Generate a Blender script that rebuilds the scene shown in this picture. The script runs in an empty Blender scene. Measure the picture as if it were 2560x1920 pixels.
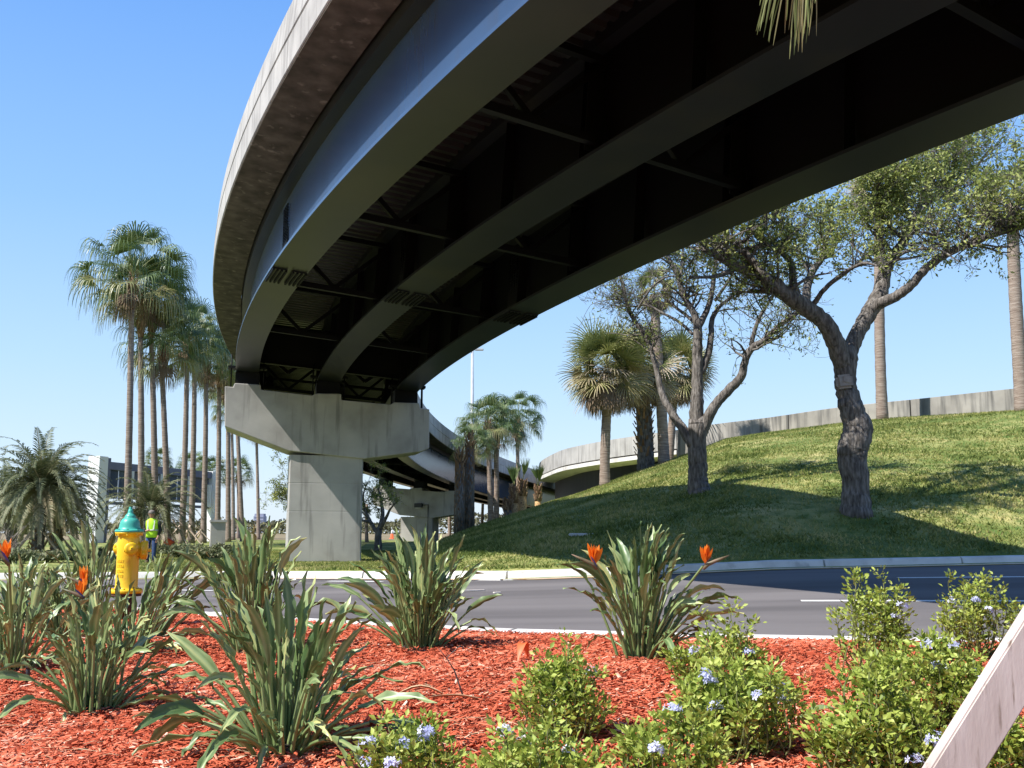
import bpy, bmesh, math, random
import numpy as np
from mathutils import Vector, Matrix, noise as mnoise
R = math.radians
# ------------------------------------------------------------------ camera, light, exposure
scene = bpy.context.scene
COL = scene.collection
H = 1.06; F = 1000.0; TH = math.atan(149/1000.0)
cam = bpy.data.cameras.new('camera'); camo = bpy.data.objects.new('camera', cam); COL.objects.link(camo)
cam.sensor_width = 36; cam.lens = 36*F/1024; cam.clip_start = 0.05; cam.clip_end = 9000
camo.location = (0, 0, H); camo.rotation_euler = (R(90)+TH, 0, 0)
scene.camera = camo
SUNV = Vector((-.91, -.53, 1.26)).normalized()          # direction towards the sun
sun = bpy.data.lights.new('sun', 'SUN'); suno = bpy.data.objects.new('sun', sun); COL.objects.link(suno)
sun.energy = 4.7; sun.angle = R(.53); sun.color = (1, .955, .89)
suno.rotation_euler = SUNV.to_track_quat('Z', 'Y').to_euler()
world = bpy.data.worlds.new('World'); scene.world = world; world.use_nodes = True
wn = world.node_tree.nodes; wl = world.node_tree.links
sky = wn.new('ShaderNodeTexSky'); sky.sky_type = 'NISHITA'; sky.sun_disc = False
sky.sun_elevation = math.asin(SUNV.z); sky.sun_rotation = math.atan2(SUNV.x, SUNV.y)
sky.air_density = 1.25; sky.dust_density = .55; sky.ozone_density = 2.2; sky.altitude = 0
# Nishita sky blended with the measured gradient of that morning's sky (by elevation)
tc = wn.new('ShaderNodeTexCoord'); sx = wn.new('ShaderNodeSeparateXYZ'); wl.new(tc.outputs['Generated'], sx.inputs[0])
rampn = wn.new('ShaderNodeValToRGB'); re_ = rampn.color_ramp.elements
SKY = [(0.0, (.47, .55, .64)), (.06, (.41, .53, .66)), (.16, (.31, .47, .67)), (.30, (.195, .37, .67)), (.48, (.108, .265, .61)), (.75, (.045, .13, .42))]
while len(re_) < len(SKY): re_.new(.5)
for e_, (p_, c_) in zip(re_, SKY): e_.position = p_; e_.color = (*c_, 1)
wl.new(sx.outputs[2], rampn.inputs[0])
vm = wn.new('ShaderNodeVectorMath'); vm.operation = 'SCALE'; vm.inputs['Scale'].default_value = 1/.13; wl.new(rampn.outputs[0], vm.inputs[0])
mxs = wn.new('ShaderNodeMixRGB'); mxs.inputs[0].default_value = .88; wl.new(sky.outputs[0], mxs.inputs[1]); wl.new(vm.outputs[0], mxs.inputs[2])
wl.new(mxs.outputs[0], wn['Background'].inputs[0]); wn['Background'].inputs[1].default_value = .13
scene.view_settings.view_transform = 'Standard'; scene.view_settings.look = 'None'
scene.view_settings.exposure = .72; scene.view_settings.gamma = 1
scene.render.engine = 'CYCLES'

# ------------------------------------------------------------------ pixel helpers (layout taken off the photograph as real 3-D rays)
cT, sT = math.cos(TH), math.sin(TH)
def ray(px, py):
    v = 384-py; fw = F*cT-v*sT; up = F*sT+v*cT
    return (px-512)/fw, up/fw
def W(px, py, D):
    a, b = ray(px, py); return Vector((a*D, D, H+b*D))
def lerp(a, b, t): return a+(b-a)*t
def sst(t):
    t = np.clip(t, 0, 1); return t*t*(3-2*t)

# ------------------------------------------------------------------ terrain
_nk = np.array([(-400, 19.5), (-30, 19.5), (-14, 18.9), (-9, 17.8), (-5.9, 16.4), (-4.2, 15.0), (-.4, 12.8), (2.7, 11.95), (4.8, 11.55), (10, 11.2), (30, 11.6), (400, 12)])
_nk *= (H-.15)/1.2
def yn(x): return np.interp(x, _nk[:, 0], _nk[:, 1])
def road_z(x, y): return .037*np.clip((x+6)/11, 0, 1)*np.clip(y-yn(x), 0, 26)
_fk = []
for px, py in ((-150, 573), (0, 572), (150, 571), (250, 570), (380, 570), (509, 569.5), (600, 566), (741, 560), (880, 556.5), (1024, 553.5), (1250, 550)):
    a, b = ray(px, py); D = 20.0
    for _ in range(60):
        z = float(road_z(a*D, D))+.17
        D = .7*D+.3*((z-H)/b)
    _fk.append((a*D, D))
_fk = [(-400, _fk[0][1]-1.5), (-40, _fk[0][1]-1)]+_fk+[(60, _fk[-1][1]+1), (400, _fk[-1][1]+2)]
_fk = np.array(_fk)
def yf(x): return np.interp(x, _fk[:, 0], _fk[:, 1])
_rp = np.array([(430, 541, 42), (447, 538, 42), (476, 527, 43), (498, 519.6, 44), (530, 509.7, 45.5), (552, 502, 47), (579, 494.5, 48.5), (606, 484.5, 50), (640, 472, 51), (676, 459.5, 51.3), (725, 441, 50.3), (759, 435.6, 49.5), (787, 432, 48.6), (840, 425, 46.6), (880, 420.5, 45), (1024, 411.5, 41.2), (1300, 396, 37), (2500, 380, 33)])
def bank(px): return (np.interp(px, _rp[:, 0], _rp[:, 1]), np.interp(px, _rp[:, 0], _rp[:, 2]))
FARZ = .42
def _bank(x, y):
    px = 512+990*x/np.maximum(y, 1); pyr, Dr = bank(px)
    x2 = x*0+x; fk = yf(x); zf = road_z(x, fk)+.16
    zr = H+(533-pyr)/1000.0*Dr
    zr = np.where(px < 447, lerp(FARZ, zr, sst((px-425)/22)), zr)
    t = (y-fk-.3)/(Dr-fk-.3)
    tt = np.clip(t, 0, 1)
    prof = 1-(1-tt)**1.35
    prof = prof*(1-(1-sst(tt/.18))*.35)
    zb = zf+(zr-zf)*prof
    back = lerp(FARZ, zr, sst((px-600)/70))
    q = sst((y-Dr-.2)/14)
    return np.where(y > Dr, lerp(zr, back, q), zb), px
def tz(x, y):
    """ground height beyond the far kerb (numpy)"""
    x = np.asarray(x, float); y = np.asarray(y, float)
    fk = yf(x); zf = road_z(x, fk)+.16
    flat = lerp(zf, .02, sst((y-fk)/13)); flat = lerp(flat, FARZ, sst((y-39)/24)); mound = 0
    b, px = _bank(x, y)
    m = sst((px-418)/28)
    return lerp(flat+mound, b, m)
def bz(x, y):
    """mulch bed height on this side of the near kerb"""
    x = np.asarray(x, float); y = np.asarray(y, float)
    d = yn(x)-y
    z = .125+.14*sst(d/2.2)-.13*sst((d-3.2)/3.6)
    return z+.02*np.sin(x*1.7+1)*np.sin(y*1.3)*sst(d)
def gz(x, y):
    x = float(x); y = float(y)
    if y < yn(x): return float(bz(x, y))
    if y < yf(x): return float(road_z(x, y))
    return float(tz(x, y))
def ground_at(px, py):
    a, b = ray(px, py); D = 2.0; prev = D
    while D < 400:
        if H+b*D < gz(a*D, D): break
        prev = D; D += .05 if D < 60 else 1
    return Vector((a*D, D, gz(a*D, D)))

# ------------------------------------------------------------------ mesh builder
class MB:
    def __init__(s): s.v = []; s.f = []; s.t = []; s.sm = []
    def add(s, vs, fs, tint=.5, smooth=False):
        o = len(s.v); s.v += [tuple(p) for p in vs]
        s.t += (list(tint) if hasattr(tint, '__len__') else [tint]*len(vs))
        for f in fs: s.f.append(tuple(i+o for i in f)); s.sm.append(smooth)
        return s
    def box(s, c, d, rot=None, tint=.5, bev=0):
        hx, hy, hz = d[0]/2, d[1]/2, d[2]/2; P = []
        if bev <= 0:
            P = [Vector((a*hx, b*hy, e*hz)) for a in (-1, 1) for b in (-1, 1) for e in (-1, 1)]
            Fs = [(0, 1, 3, 2), (4, 6, 7, 5), (0, 4, 5, 1), (2, 3, 7, 6), (0, 2, 6, 4), (1, 5, 7, 3)]
        else:
            bm = bmesh.new(); bmesh.ops.create_cube(bm, size=1)
            for v in bm.verts: v.co = Vector((v.co.x*d[0], v.co.y*d[1], v.co.z*d[2]))
            bmesh.ops.bevel(bm, geom=bm.edges[:], offset=bev, segments=2, affect='EDGES')
            bm.verts.index_update(); P = [v.co.copy() for v in bm.verts]; Fs = [tuple(v.index for v in f.verts) for f in bm.faces]; bm.free()
        M = rot if rot is not None else Matrix.Identity(3)
        return s.add([M@p+Vector(c) for p in P], Fs, tint)
    def beam(s, a, b, w, h, up=(0, 0, 1), tint=.5):
        a = Vector(a); b = Vector(b); d = b-a; L = d.length; d.normalize()
        x = d.cross(Vector(up)); x.normalize(); z = x.cross(d)
        M = Matrix((x, d, z)).transposed()
        return s.box((a+b)/2, (w, L, h), M, tint)
    def tube(s, pts, rad, n=6, tint=.5, cap=True, smooth=True, squash=None):
        pts = [Vector(p) for p in pts]; m = len(pts)
        rad = rad if hasattr(rad, '__len__') else [rad]*m
        tint = tint if hasattr(tint, '__len__') else [tint]*m
        vs = []; ts = []; ref = None
        for i in range(m):
            d = pts[min(i+1, m-1)]-pts[max(i-1, 0)]
            if d.length < 1e-9: d = Vector((0, 0, 1))
            d.normalize()
            if ref is None: ref = d.orthogonal().normalized()
            u = ref-d*ref.dot(d)
            if u.length < 1e-6: u = d.orthogonal()
            u.normalize(); w = d.cross(u); ref = u
            for k in range(n):
                a = 2*math.pi*k/n; vs.append(pts[i]+(u*math.cos(a)+w*math.sin(a))*rad[i]); ts.append(tint[i])
        fs = [(i*n+k, i*n+(k+1) % n, (i+1)*n+(k+1) % n, (i+1)*n+k) for i in range(m-1) for k in range(n)]
        if cap: fs += [tuple(range(n-1, -1, -1)), tuple((m-1)*n+k for k in range(n))]
        return s.add(vs, fs, ts, smooth)
    def lathe(s, prof, n=24, c=(0, 0, 0), M=None, tint=.5, smooth=True):
        vs = []
        for r, z in prof:
            for k in range(n):
                a = 2*math.pi*k/n; p = Vector((r*math.cos(a), r*math.sin(a), z))
                if M is not None: p = M@p
                vs.append(p+Vector(c))
        m = len(prof)
        fs = [(i*n+k, i*n+(k+1) % n, (i+1)*n+(k+1) % n, (i+1)*n+k) for i in range(m-1) for k in range(n)]
        fs += [tuple(range(n-1, -1, -1)), tuple((m-1)*n+k for k in range(n))]
        return s.add(vs, fs, tint, smooth)
    def ribbon(s, pts, wid, side, tint=.5):
        """flat blade: side = width direction (one or per point)"""
        vs = []; ts = []; m = len(pts)
        for i, p in enumerate(pts):
            w = wid[i]; sd = side[i] if isinstance(side, list) else side
            vs += [p-sd*w/2, p+sd*w/2]; tv = tint[i] if hasattr(tint, '__len__') else tint; ts += [tv, tv]
        return s.add(vs, [(2*i, 2*i+1, 2*i+3, 2*i+2) for i in range(m-1)], ts)
    def prism(s, poly, fn, a, b, tint=.5):
        """poly: 2-D outline; fn(u, v, w)->world; extruded between w=a and w=b"""
        n = len(poly); vs = [fn(u, v, a) for u, v in poly]+[fn(u, v, b) for u, v in poly]
        fs = [tuple(range(n)), tuple(range(2*n-1, n-1, -1))]+[(i, i+n, (i+1) % n+n, (i+1) % n) for i in range(n)]
        return s.add(vs, fs, tint)
    def build(s, name, mat, parent=None, loc=None, bevel=0):
        me = bpy.data.meshes.new(name)
        o = bpy.data.objects.new(name, me); COL.objects.link(o)
        off = Vector((0, 0, 0))
        if parent is not None:
            rt = parent
            off = Vector(rt.get('_w', (0, 0, 0))); o.parent = parent; o['_w'] = tuple(off)
        elif loc is not None: off = Vector(loc); o.location = off; o['_w'] = tuple(off)
        a = np.array(s.v, dtype=np.float64).reshape(-1, 3)-np.array(off)
        me.from_pydata(a.tolist(), [], s.f)
        me.polygons.foreach_set('use_smooth', s.sm)
        at = me.attributes.new('tint', 'FLOAT', 'POINT'); at.data.foreach_set('value', np.array(s.t, dtype=np.float32))
        me.materials.append(mat); me.validate(); me.update()
        bm = bmesh.new(); bm.from_mesh(me)
        if len(bm.faces) < 6000: bmesh.ops.recalc_face_normals(bm, faces=bm.faces); bm.to_mesh(me)
        bm.free()
        if bevel:
            md = o.modifiers.new('bevel', 'BEVEL'); md.width = bevel; md.segments = 2; md.limit_method = 'ANGLE'
        return o
def npmesh(name, V, Fq, tint, mat, loc=(0, 0, 0)):
    me = bpy.data.meshes.new(name); o = bpy.data.objects.new(name, me); COL.objects.link(o); o.location = loc
    nv = len(V); nf = len(Fq); k = Fq.shape[1]
    me.vertices.add(nv); me.vertices.foreach_set('co', (V-np.array(loc)).astype(np.float32).ravel())
    me.loops.add(nf*k); me.loops.foreach_set('vertex_index', Fq.astype(np.int32).ravel())
    me.polygons.add(nf); me.polygons.foreach_set('loop_start', np.arange(0, nf*k, k, dtype=np.int32))
    me.update(calc_edges=True)
    at = me.attributes.new('tint', 'FLOAT', 'POINT'); at.data.foreach_set('value', tint.astype(np.float32))
    me.materials.append(mat); me.validate(); return o
def tag(o, label=None, cat=None, group=None, kind=None):
    if label: o['label'] = label
    if cat: o['category'] = cat
    if group: o['group'] = group
    if kind: o['kind'] = kind
    return o
def empty(name, loc, label, cat, group=None):
    o = bpy.data.objects.new(name, None); COL.objects.link(o); o.location = loc; o['_w'] = tuple(loc)
    o.empty_display_size = .3
    return tag(o, label, cat, group)
def dup(root, loc, rz=0, sc=1.0, label=None):
    r = root.copy(); COL.objects.link(r); r.location = loc; r.rotation_euler = (0, 0, rz); r.scale = (sc, sc, sc)
    if label: r['label'] = label
    for ch in list(root.children):
        c = ch.copy(); COL.objects.link(c); c.parent = r
        for g in ch.children:
            d = g.copy(); COL.objects.link(d); d.parent = c
    return r

# ------------------------------------------------------------------ materials
def mat(name, cols, rough=.7, spec=.4, scale=4.0, detail=6, stretch=(1, 1, 1), bump=0.0, bscale=30, tint=False, trans=0.0, metal=0.0, noise2=None, bdist=.01):
    m = bpy.data.materials.new(name); m.use_nodes = True; n = m.node_tree.nodes; l = m.node_tree.links
    b = n['Principled BSDF']; b.inputs['Roughness'].default_value = rough
    b.inputs['Specular IOR Level'].default_value = spec; b.inputs['Metallic'].default_value = metal
    geo = n.new('ShaderNodeNewGeometry')
    mp = n.new('ShaderNodeVectorMath'); mp.operation = 'MULTIPLY'; mp.inputs[1].default_value = stretch
    l.new(geo.outputs['Position'], mp.inputs[0])
    nz = n.new('ShaderNodeTexNoise'); nz.inputs['Scale'].default_value = scale; nz.inputs['Detail'].default_value = detail
    l.new(mp.outputs[0], nz.inputs['Vector'])
    cr = n.new('ShaderNodeValToRGB'); e = cr.color_ramp.elements
    k = len(cols)
    lo, hi = (.3, .7) if not tint else (0.0, 1.0)
    while len(e) < k: e.new(.5)
    for i, c in enumerate(cols): e[i].position = lo+(hi-lo)*i/max(1, k-1); e[i].color = (*c, 1)
    if tint:
        at = n.new('ShaderNodeAttribute'); at.attribute_name = 'tint'
        mx = n.new('ShaderNodeMath'); mx.operation = 'MULTIPLY_ADD'; mx.inputs[1].default_value = .35; mx.inputs[2].default_value = -.175
        l.new(nz.outputs['Fac'], mx.inputs[0])
        ad = n.new('ShaderNodeMath'); ad.operation = 'ADD'; l.new(mx.outputs[0], ad.inputs[0]); l.new(at.outputs['Fac'], ad.inputs[1])
        l.new(ad.outputs[0], cr.inputs[0])
    else: l.new(nz.outputs['Fac'], cr.inputs[0])
    out = cr.outputs[0]
    if noise2:
        s2, c2, lo2, hi2, st2 = noise2
        mp2 = n.new('ShaderNodeVectorMath'); mp2.operation = 'MULTIPLY'; mp2.inputs[1].default_value = st2; l.new(geo.outputs['Position'], mp2.inputs[0])
        n2 = n.new('ShaderNodeTexNoise'); n2.inputs['Scale'].default_value = s2; n2.inputs['Detail'].default_value = 5; l.new(mp2.outputs[0], n2.inputs['Vector'])
        mr = n.new('ShaderNodeMapRange'); mr.inputs[1].default_value = lo2; mr.inputs[2].default_value = hi2; l.new(n2.outputs['Fac'], mr.inputs[0])
        mi = n.new('ShaderNodeMixRGB'); mi.inputs[2].default_value = (*c2, 1); l.new(mr.outputs[0], mi.inputs[0]); l.new(out, mi.inputs[1]); out = mi.outputs[0]
    l.new(out, b.inputs['Base Color'])
    if bump:
        bz_ = n.new('ShaderNodeTexNoise'); bz_.inputs['Scale'].default_value = bscale; bz_.inputs['Detail'].default_value = 6
        l.new(mp.outputs[0], bz_.inputs['Vector'])
        bp = n.new('ShaderNodeBump'); bp.inputs['Strength'].default_value = bump; bp.inputs['Distance'].default_value = bdist
        l.new(bz_.outputs['Fac'], bp.inputs['Height']); l.new(bp.outputs[0], b.inputs['Normal'])
    if trans:
        tr = n.new('ShaderNodeBsdfTranslucent'); ms = n.new('ShaderNodeMixShader'); ms.inputs[0].default_value = trans
        l.new(out, tr.inputs[0]); l.new(b.outputs[0], ms.inputs[1]); l.new(tr.outputs[0], ms.inputs[2])
        l.new(ms.outputs[0], n['Material Output'].inputs[0])
    return m
M = {}
M['concrete'] = mat('concrete', [(.30, .285, .265), (.40, .385, .36), (.46, .44, .41)], .85, .3, .9, 8, bump=.25, bscale=25, noise2=(1.6, (.24, .23, .215), .56, .74, (3, 3, .25)))
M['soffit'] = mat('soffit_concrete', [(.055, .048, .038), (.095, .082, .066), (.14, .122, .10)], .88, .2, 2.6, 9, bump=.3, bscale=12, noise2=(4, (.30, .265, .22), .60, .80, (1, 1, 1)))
M['parapet'] = mat('parapet_concrete', [(.33, .32, .305), (.42, .41, .39), (.48, .465, .44)], .85, .3, 1.2, 7, bump=.2, bscale=20, noise2=(1.2, (.22, .21, .20), .52, .75, (4, 4, .3)))
M['wallc'] = mat('wall_concrete', [(.19, .175, .155), (.33, .31, .275), (.45, .425, .38)], .88, .3, .5, 9, bump=.3, bscale=18, noise2=(1.1, (.13, .125, .115), .46, .66, (3.5, 3.5, .35)))
M['steel'] = mat('painted_steel', [(.012, .014, .015), (.018, .020, .021)], .42, .22, .8, 4, noise2=(.5, (.034, .034, .020), .5, .8, (1, 1, 1)))
M['steel_grass'] = mat('grass_tinted_steel', [(.013, .015, .015), (.020, .022, .021)], .36, .30, .8, 4, noise2=(.45, (.030, .030, .019), .48, .75, (1, 1, 1)))  # olive patches paint the grass reflection onto the outer girders' flanges
M['steel_sky'] = mat('sky_tinted_steel', [(.036, .068, .135), (.046, .082, .155)], .24, .9, .8, 4, noise2=(1.0, (.05, .066, .10), .5, .8, (3, 3, .3)))  # same girder paint, with sky reflection and sunlit blue put into its colour
M['steel_shade'] = mat('shaded_steel', [(.0025, .003, .003), (.004, .0045, .005)], .6, .2, .8, 4)  # same girder steel, with the deep shade under the deck put into its colour
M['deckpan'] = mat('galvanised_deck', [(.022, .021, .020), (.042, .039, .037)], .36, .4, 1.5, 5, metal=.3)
M['black'] = mat('black_plastic', [(.012, .012, .013), (.03, .03, .03)], .5, .5, 8)
M['asphalt'] = mat('asphalt', [(.105, .096, .096), (.15, .138, .137), (.18, .166, .163)], .92, .25, .9, 9, stretch=(.14, 1, 1), bump=.35, bscale=150, noise2=(.5, (.085, .078, .078), .52, .72, (.12, 1, 1)), bdist=.004)
M['kerb'] = mat('kerb_concrete', [(.52, .50, .47), (.68, .66, .62), (.76, .74, .70)], .85, .3, 2.0, 8, bump=.2, bscale=40, noise2=(3, (.36, .34, .31), .6, .8, (1, 1, 1)))
M['paintw'] = mat('white_road_paint', [(.72, .72, .70), (.82, .82, .80)], .7, .3, 6)
M['painty'] = mat('orange_road_paint', [(.60, .28, .06), (.70, .36, .10)], .7, .3, 6)
M['grass'] = mat('lawn_grass', [(.092, .132, .032), (.18, .21, .057), (.32, .315, .11), (.46, .40, .17)], .9, .15, .55, 10, bump=.9, bscale=9, noise2=(3.2, (.085, .15, .03), .42, .70, (1, 1, 1)), bdist=.06)
M['tuft'] = mat('grass_blade', [(.078, .115, .023), (.16, .20, .047), (.32, .325, .10), (.50, .43, .19)], .7, .2, 1.2, 4, tint=True, trans=.3)
M['field'] = mat('dry_field', [(.20, .16, .09), (.27, .22, .13)], .95, .1, .02, 6)
M['mulchbase'] = mat('mulch_base', [(.10, .014, .007), (.26, .045, .022), (.40, .075, .036)], .9, .2, 22, 8, bump=1, bscale=60, bdist=.03)
M['chip'] = mat('mulch_chip', [(.16, .028, .014), (.42, .080, .038), (.60, .142, .072), (.68, .25, .15), (.76, .56, .42)], .9, .08, 12, 3, tint=True)
M['soil'] = mat('dark_soil', [(.02, .016, .013), (.06, .05, .042)], .95, .1, 30, 6, bump=1, bscale=70, bdist=.02)
M['strel'] = mat('strelitzia_leaf', [(.036, .074, .020), (.078, .142, .044), (.165, .240, .085), (.33, .40, .17), (.54, .52, .20)], .40, .55, 5, 4, tint=True, trans=.08)
M['orange'] = mat('orange_petal', [(.70, .12, .01), (.90, .24, .02), (.95, .38, .05)], .5, .4, 10, 4, trans=.35)
M['beak'] = mat('flower_beak', [(.10, .13, .06), (.24, .13, .09)], .5, .4, 10)
M['bpetal'] = mat('blue_petal', [(.08, .07, .25), (.16, .14, .40)], .5, .4, 10)
M['bushleaf'] = mat('bush_leaf', [(.08, .13, .018), (.27, .36, .055), (.46, .53, .11), (.62, .62, .20)], .5, .4, 6, 3, tint=True, trans=.3)
M['stem'] = mat('green_stem', [(.10, .12, .04), (.20, .20, .08)], .7, .3, 10)
M['plumb'] = mat('plumbago_petal', [(.42, .46, .80), (.60, .63, .90), (.86, .86, .93)], .6, .3, 14, 3, tint=True, trans=.3)
M['bark'] = mat('oak_bark', [(.06, .053, .047), (.155, .14, .126), (.27, .25, .23)], .95, .15, 6, 8, stretch=(2.6, 2.6, .6), bump=1, bscale=9, bdist=.05)
M['cutwood'] = mat('healed_cut', [(.30, .26, .23), (.42, .37, .33)], .9, .2, 8, bump=.6, bscale=20)
M['oakleaf'] = mat('oak_leaf', [(.09, .13, .032), (.22, .27, .065), (.38, .42, .11), (.54, .54, .20)], .55, .4, 2, 4, tint=True, trans=.3)
M['ptrunk'] = mat('palm_trunk', [(.17, .125, .10), (.27, .21, .17), (.38, .32, .27)], .95, .2, 3, 6, stretch=(.8, .8, 9), bump=.6, bscale=4, bdist=.04)
M['boot'] = mat('palm_boot', [(.13, .075, .045), (.27, .17, .10), (.42, .30, .20)], .9, .2, 3, 4, tint=True)
M['fan'] = mat('fan_frond', [(.03, .06, .018), (.062, .11, .030), (.13, .185, .06), (.26, .26, .10), (.36, .28, .15)], .45, .5, 1.5, 4, tint=True, trans=.22)
M['sabal'] = mat('sabal_frond', [(.05, .08, .025), (.13, .16, .045), (.26, .27, .09), (.38, .32, .17), (.46, .38, .28)], .55, .4, 1.5, 4, tint=True, trans=.2)
M['deadf'] = mat('dead_frond', [(.13, .09, .055), (.24, .175, .12), (.38, .30, .22)], .85, .2, 2, 4, tint=True, trans=.15)
M['date'] = mat('date_frond', [(.06, .08, .035), (.13, .155, .07), (.24, .25, .13), (.38, .31, .19)], .6, .4, 1.5, 4, tint=True, trans=.2)
M['peeled'] = mat('peeled_trunk', [(.34, .20, .09), (.50, .32, .15), (.56, .38, .20)], .9, .2, 6, 5, noise2=(14, (.13, .075, .04), .55, .66, (1, 1, 1)))
M['wood'] = mat('weathered_lumber', [(.36, .29, .25), (.52, .44, .39), (.62, .54, .49)], .85, .2, 3.5, 9, stretch=(3, 3, .8), bump=.12, bscale=30, noise2=(7, (.22, .16, .12), .60, .72, (6, 6, .8)))
M['lumber'] = mat('brace_lumber', [(.46, .35, .25), (.62, .50, .38)], .85, .2, 4, 5)
M['yellow'] = mat('yellow_enamel', [(.80, .50, .012), (.88, .58, .02)], .36, .5, 3, 4, bump=.12, bscale=60, noise2=(9, (.66, .34, .02), .6, .8, (1, 1, 1)), bdist=.004)
M['teal'] = mat('teal_enamel', [(.05, .36, .27), (.07, .44, .34)], .36, .5, 3, 4, bump=.1, bscale=60, bdist=.004)
M['rust'] = mat('rusty_pipe', [(.06, .03, .02), (.12, .06, .04)], .8, .3, 12)
M['skin'] = mat('skin', [(.42, .22, .15), (.50, .28, .20)], .6, .3, 10)
M['vest'] = mat('hi_vis_fabric', [(.42, .80, .03), (.55, .90, .05)], .7, .3, 8)
M['reflect'] = mat('reflective_tape', [(.55, .56, .50), (.7, .7, .62)], .3, .6, 8)
M['jeans'] = mat('denim', [(.025, .045, .11), (.05, .08, .17)], .85, .2, 14)
M['shirt'] = mat('dark_shirt', [(.02, .022, .028), (.045, .045, .05)], .85, .2, 14)
M['hair'] = mat('grey_hair', [(.14, .12, .11), (.24, .21, .19)], .8, .3, 30)
M['boots'] = mat('work_boot', [(.10, .07, .04), (.16, .11, .07)], .8, .3, 14)
M['white'] = mat('white_cladding', [(.80, .80, .80), (.86, .86, .86)], .5, .4, 1)
M['frame'] = mat('blue_grey_steel', [(.13, .14, .22), (.18, .19, .28)], .5, .5, 1)
M['panel'] = mat('dark_glass_panel', [(.05, .07, .12), (.10, .13, .20)], .18, .7, .8)
M['pole'] = mat('galvanised_pole', [(.40, .42, .45), (.50, .52, .55)], .4, .5, 2)
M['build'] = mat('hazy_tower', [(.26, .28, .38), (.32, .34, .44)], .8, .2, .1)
M['tree_far'] = mat('far_tree', [(.075, .085, .045), (.12, .12, .065), (.19, .17, .10)], .9, .1, .5, 5, tint=True)
M['bare'] = mat('bare_twig', [(.20, .17, .15), (.34, .30, .27)], .9, .1, 3)
M['lens'] = mat('lamp_lens', [(.55, .55, .5), (.7, .7, .65)], .3, .5, 4)
M['red'] = mat('red_plastic', [(.75, .10, .03), (.85, .16, .05)], .5, .4, 5)
M['dryleaf'] = mat('dry_leaf', [(.45, .30, .17), (.62, .46, .28)], .8, .2, 20)
M['litter'] = mat('pale_litter', [(.70, .62, .55), (.82, .76, .70)], .8, .2, 20)

rnd = random.Random(7)
def rv(rg): return Vector((rg.gauss(0, 1), rg.gauss(0, 1), rg.gauss(0, 1))).normalized()

# ================================================================== SETTING: ground, road, kerbs
def curve_x(x0, x1, st):
    n = int((x1-x0)/st); return [x0+(x1-x0)*i/n for i in range(n+1)]
xs = [-3000, -1200, -500, -250, -140, -90, -65]+curve_x(-50, -14, 2)+curve_x(-13, 30, .8)+curve_x(32, 70, 3)+[90, 140, 250, 500, 1200, 3000]
rows = []
for x in xs:
    a = float(yn(x)); b = float(yf(x))
    r = [(x, -3000, .0), (x, -300, .0), (x, -60, .0), (x, a-.3, 0.0), (x, a-.08, float(road_z(x, a))-.05), (x, a+.3, float(road_z(x, a+.3))-.05)]
    for k in range(1, 8): y = lerp(a+.3, b-.1, k/8); r.append((x, y, float(road_z(x, y))-.05))
    r.append((x, b+.10, float(road_z(x, b))+.04)); r.append((x, b+.19, float(tz(x, b+.19))))
    y = b+.19; st = .45
    for k in range(74):
        y += st
        if k > 55: st *= 1.32
        zz = float(tz(x, y))
        if abs(x) < 40 and y < 60: zz += .05*(mnoise.noise(Vector((x*.35, y*.35, 0)))+.5*mnoise.noise(Vector((x*1.3, y*1.3, 3))))
        r.append((x, y, zz))
    r.append((x, 6000, FARZ))
    rows.append(r)
mb = MB(); nr = len(rows[0])
for r in rows: mb.v += r
mb.t = [.5]*len(mb.v)
for i in range(len(rows)-1):
    for j in range(nr-1): mb.f.append((i*nr+j, (i+1)*nr+j, (i+1)*nr+j+1, i*nr+j+1)); mb.sm.append(True)
tag(mb.build('ground', M['grass']), kind='structure')
# dry field far off, laid on the ground
mb = MB(); cx = [-2500, -800, -300, -120, -60, -30, 0, 60, 300, 2000]; cy = [92, 120, 200, 500, 5000]
for x in cx:
    for j, y in enumerate(cy): mb.v.append((x, y+(math.sin(x*.1)*4 if j == 0 else 0), FARZ+.02+ (0.3 if j>1 else .0)))
mb.t = [.5]*len(mb.v)
for i in range(len(cx)-1):
    for j in range(len(cy)-1): k = len(cy); mb.f.append((i*k+j, (i+1)*k+j, (i+1)*k+j+1, i*k+j+1)); mb.sm.append(False)
tag(mb.build('field', M['field']), kind='structure')

rx = [-400, -200, -100, -60]+curve_x(-50, 40, .8)+[60, 100, 200, 400]
mb = MB(); K = 12
for x in rx:
    a = float(yn(x))+.75; b = float(yf(x))-.45
    for k in range(K+1): y = lerp(a, b, k/K); mb.v.append((x, y, float(road_z(x, y))+.0))
mb.t = [.5]*len(mb.v)
for i in range(len(rx)-1):
    for k in range(K): o = i*(K+1)+k; mb.f.append((o, o+K+1, o+K+2, o+1)); mb.sm.append(True)
tag(mb.build('road', M['asphalt']), kind='structure')

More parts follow.
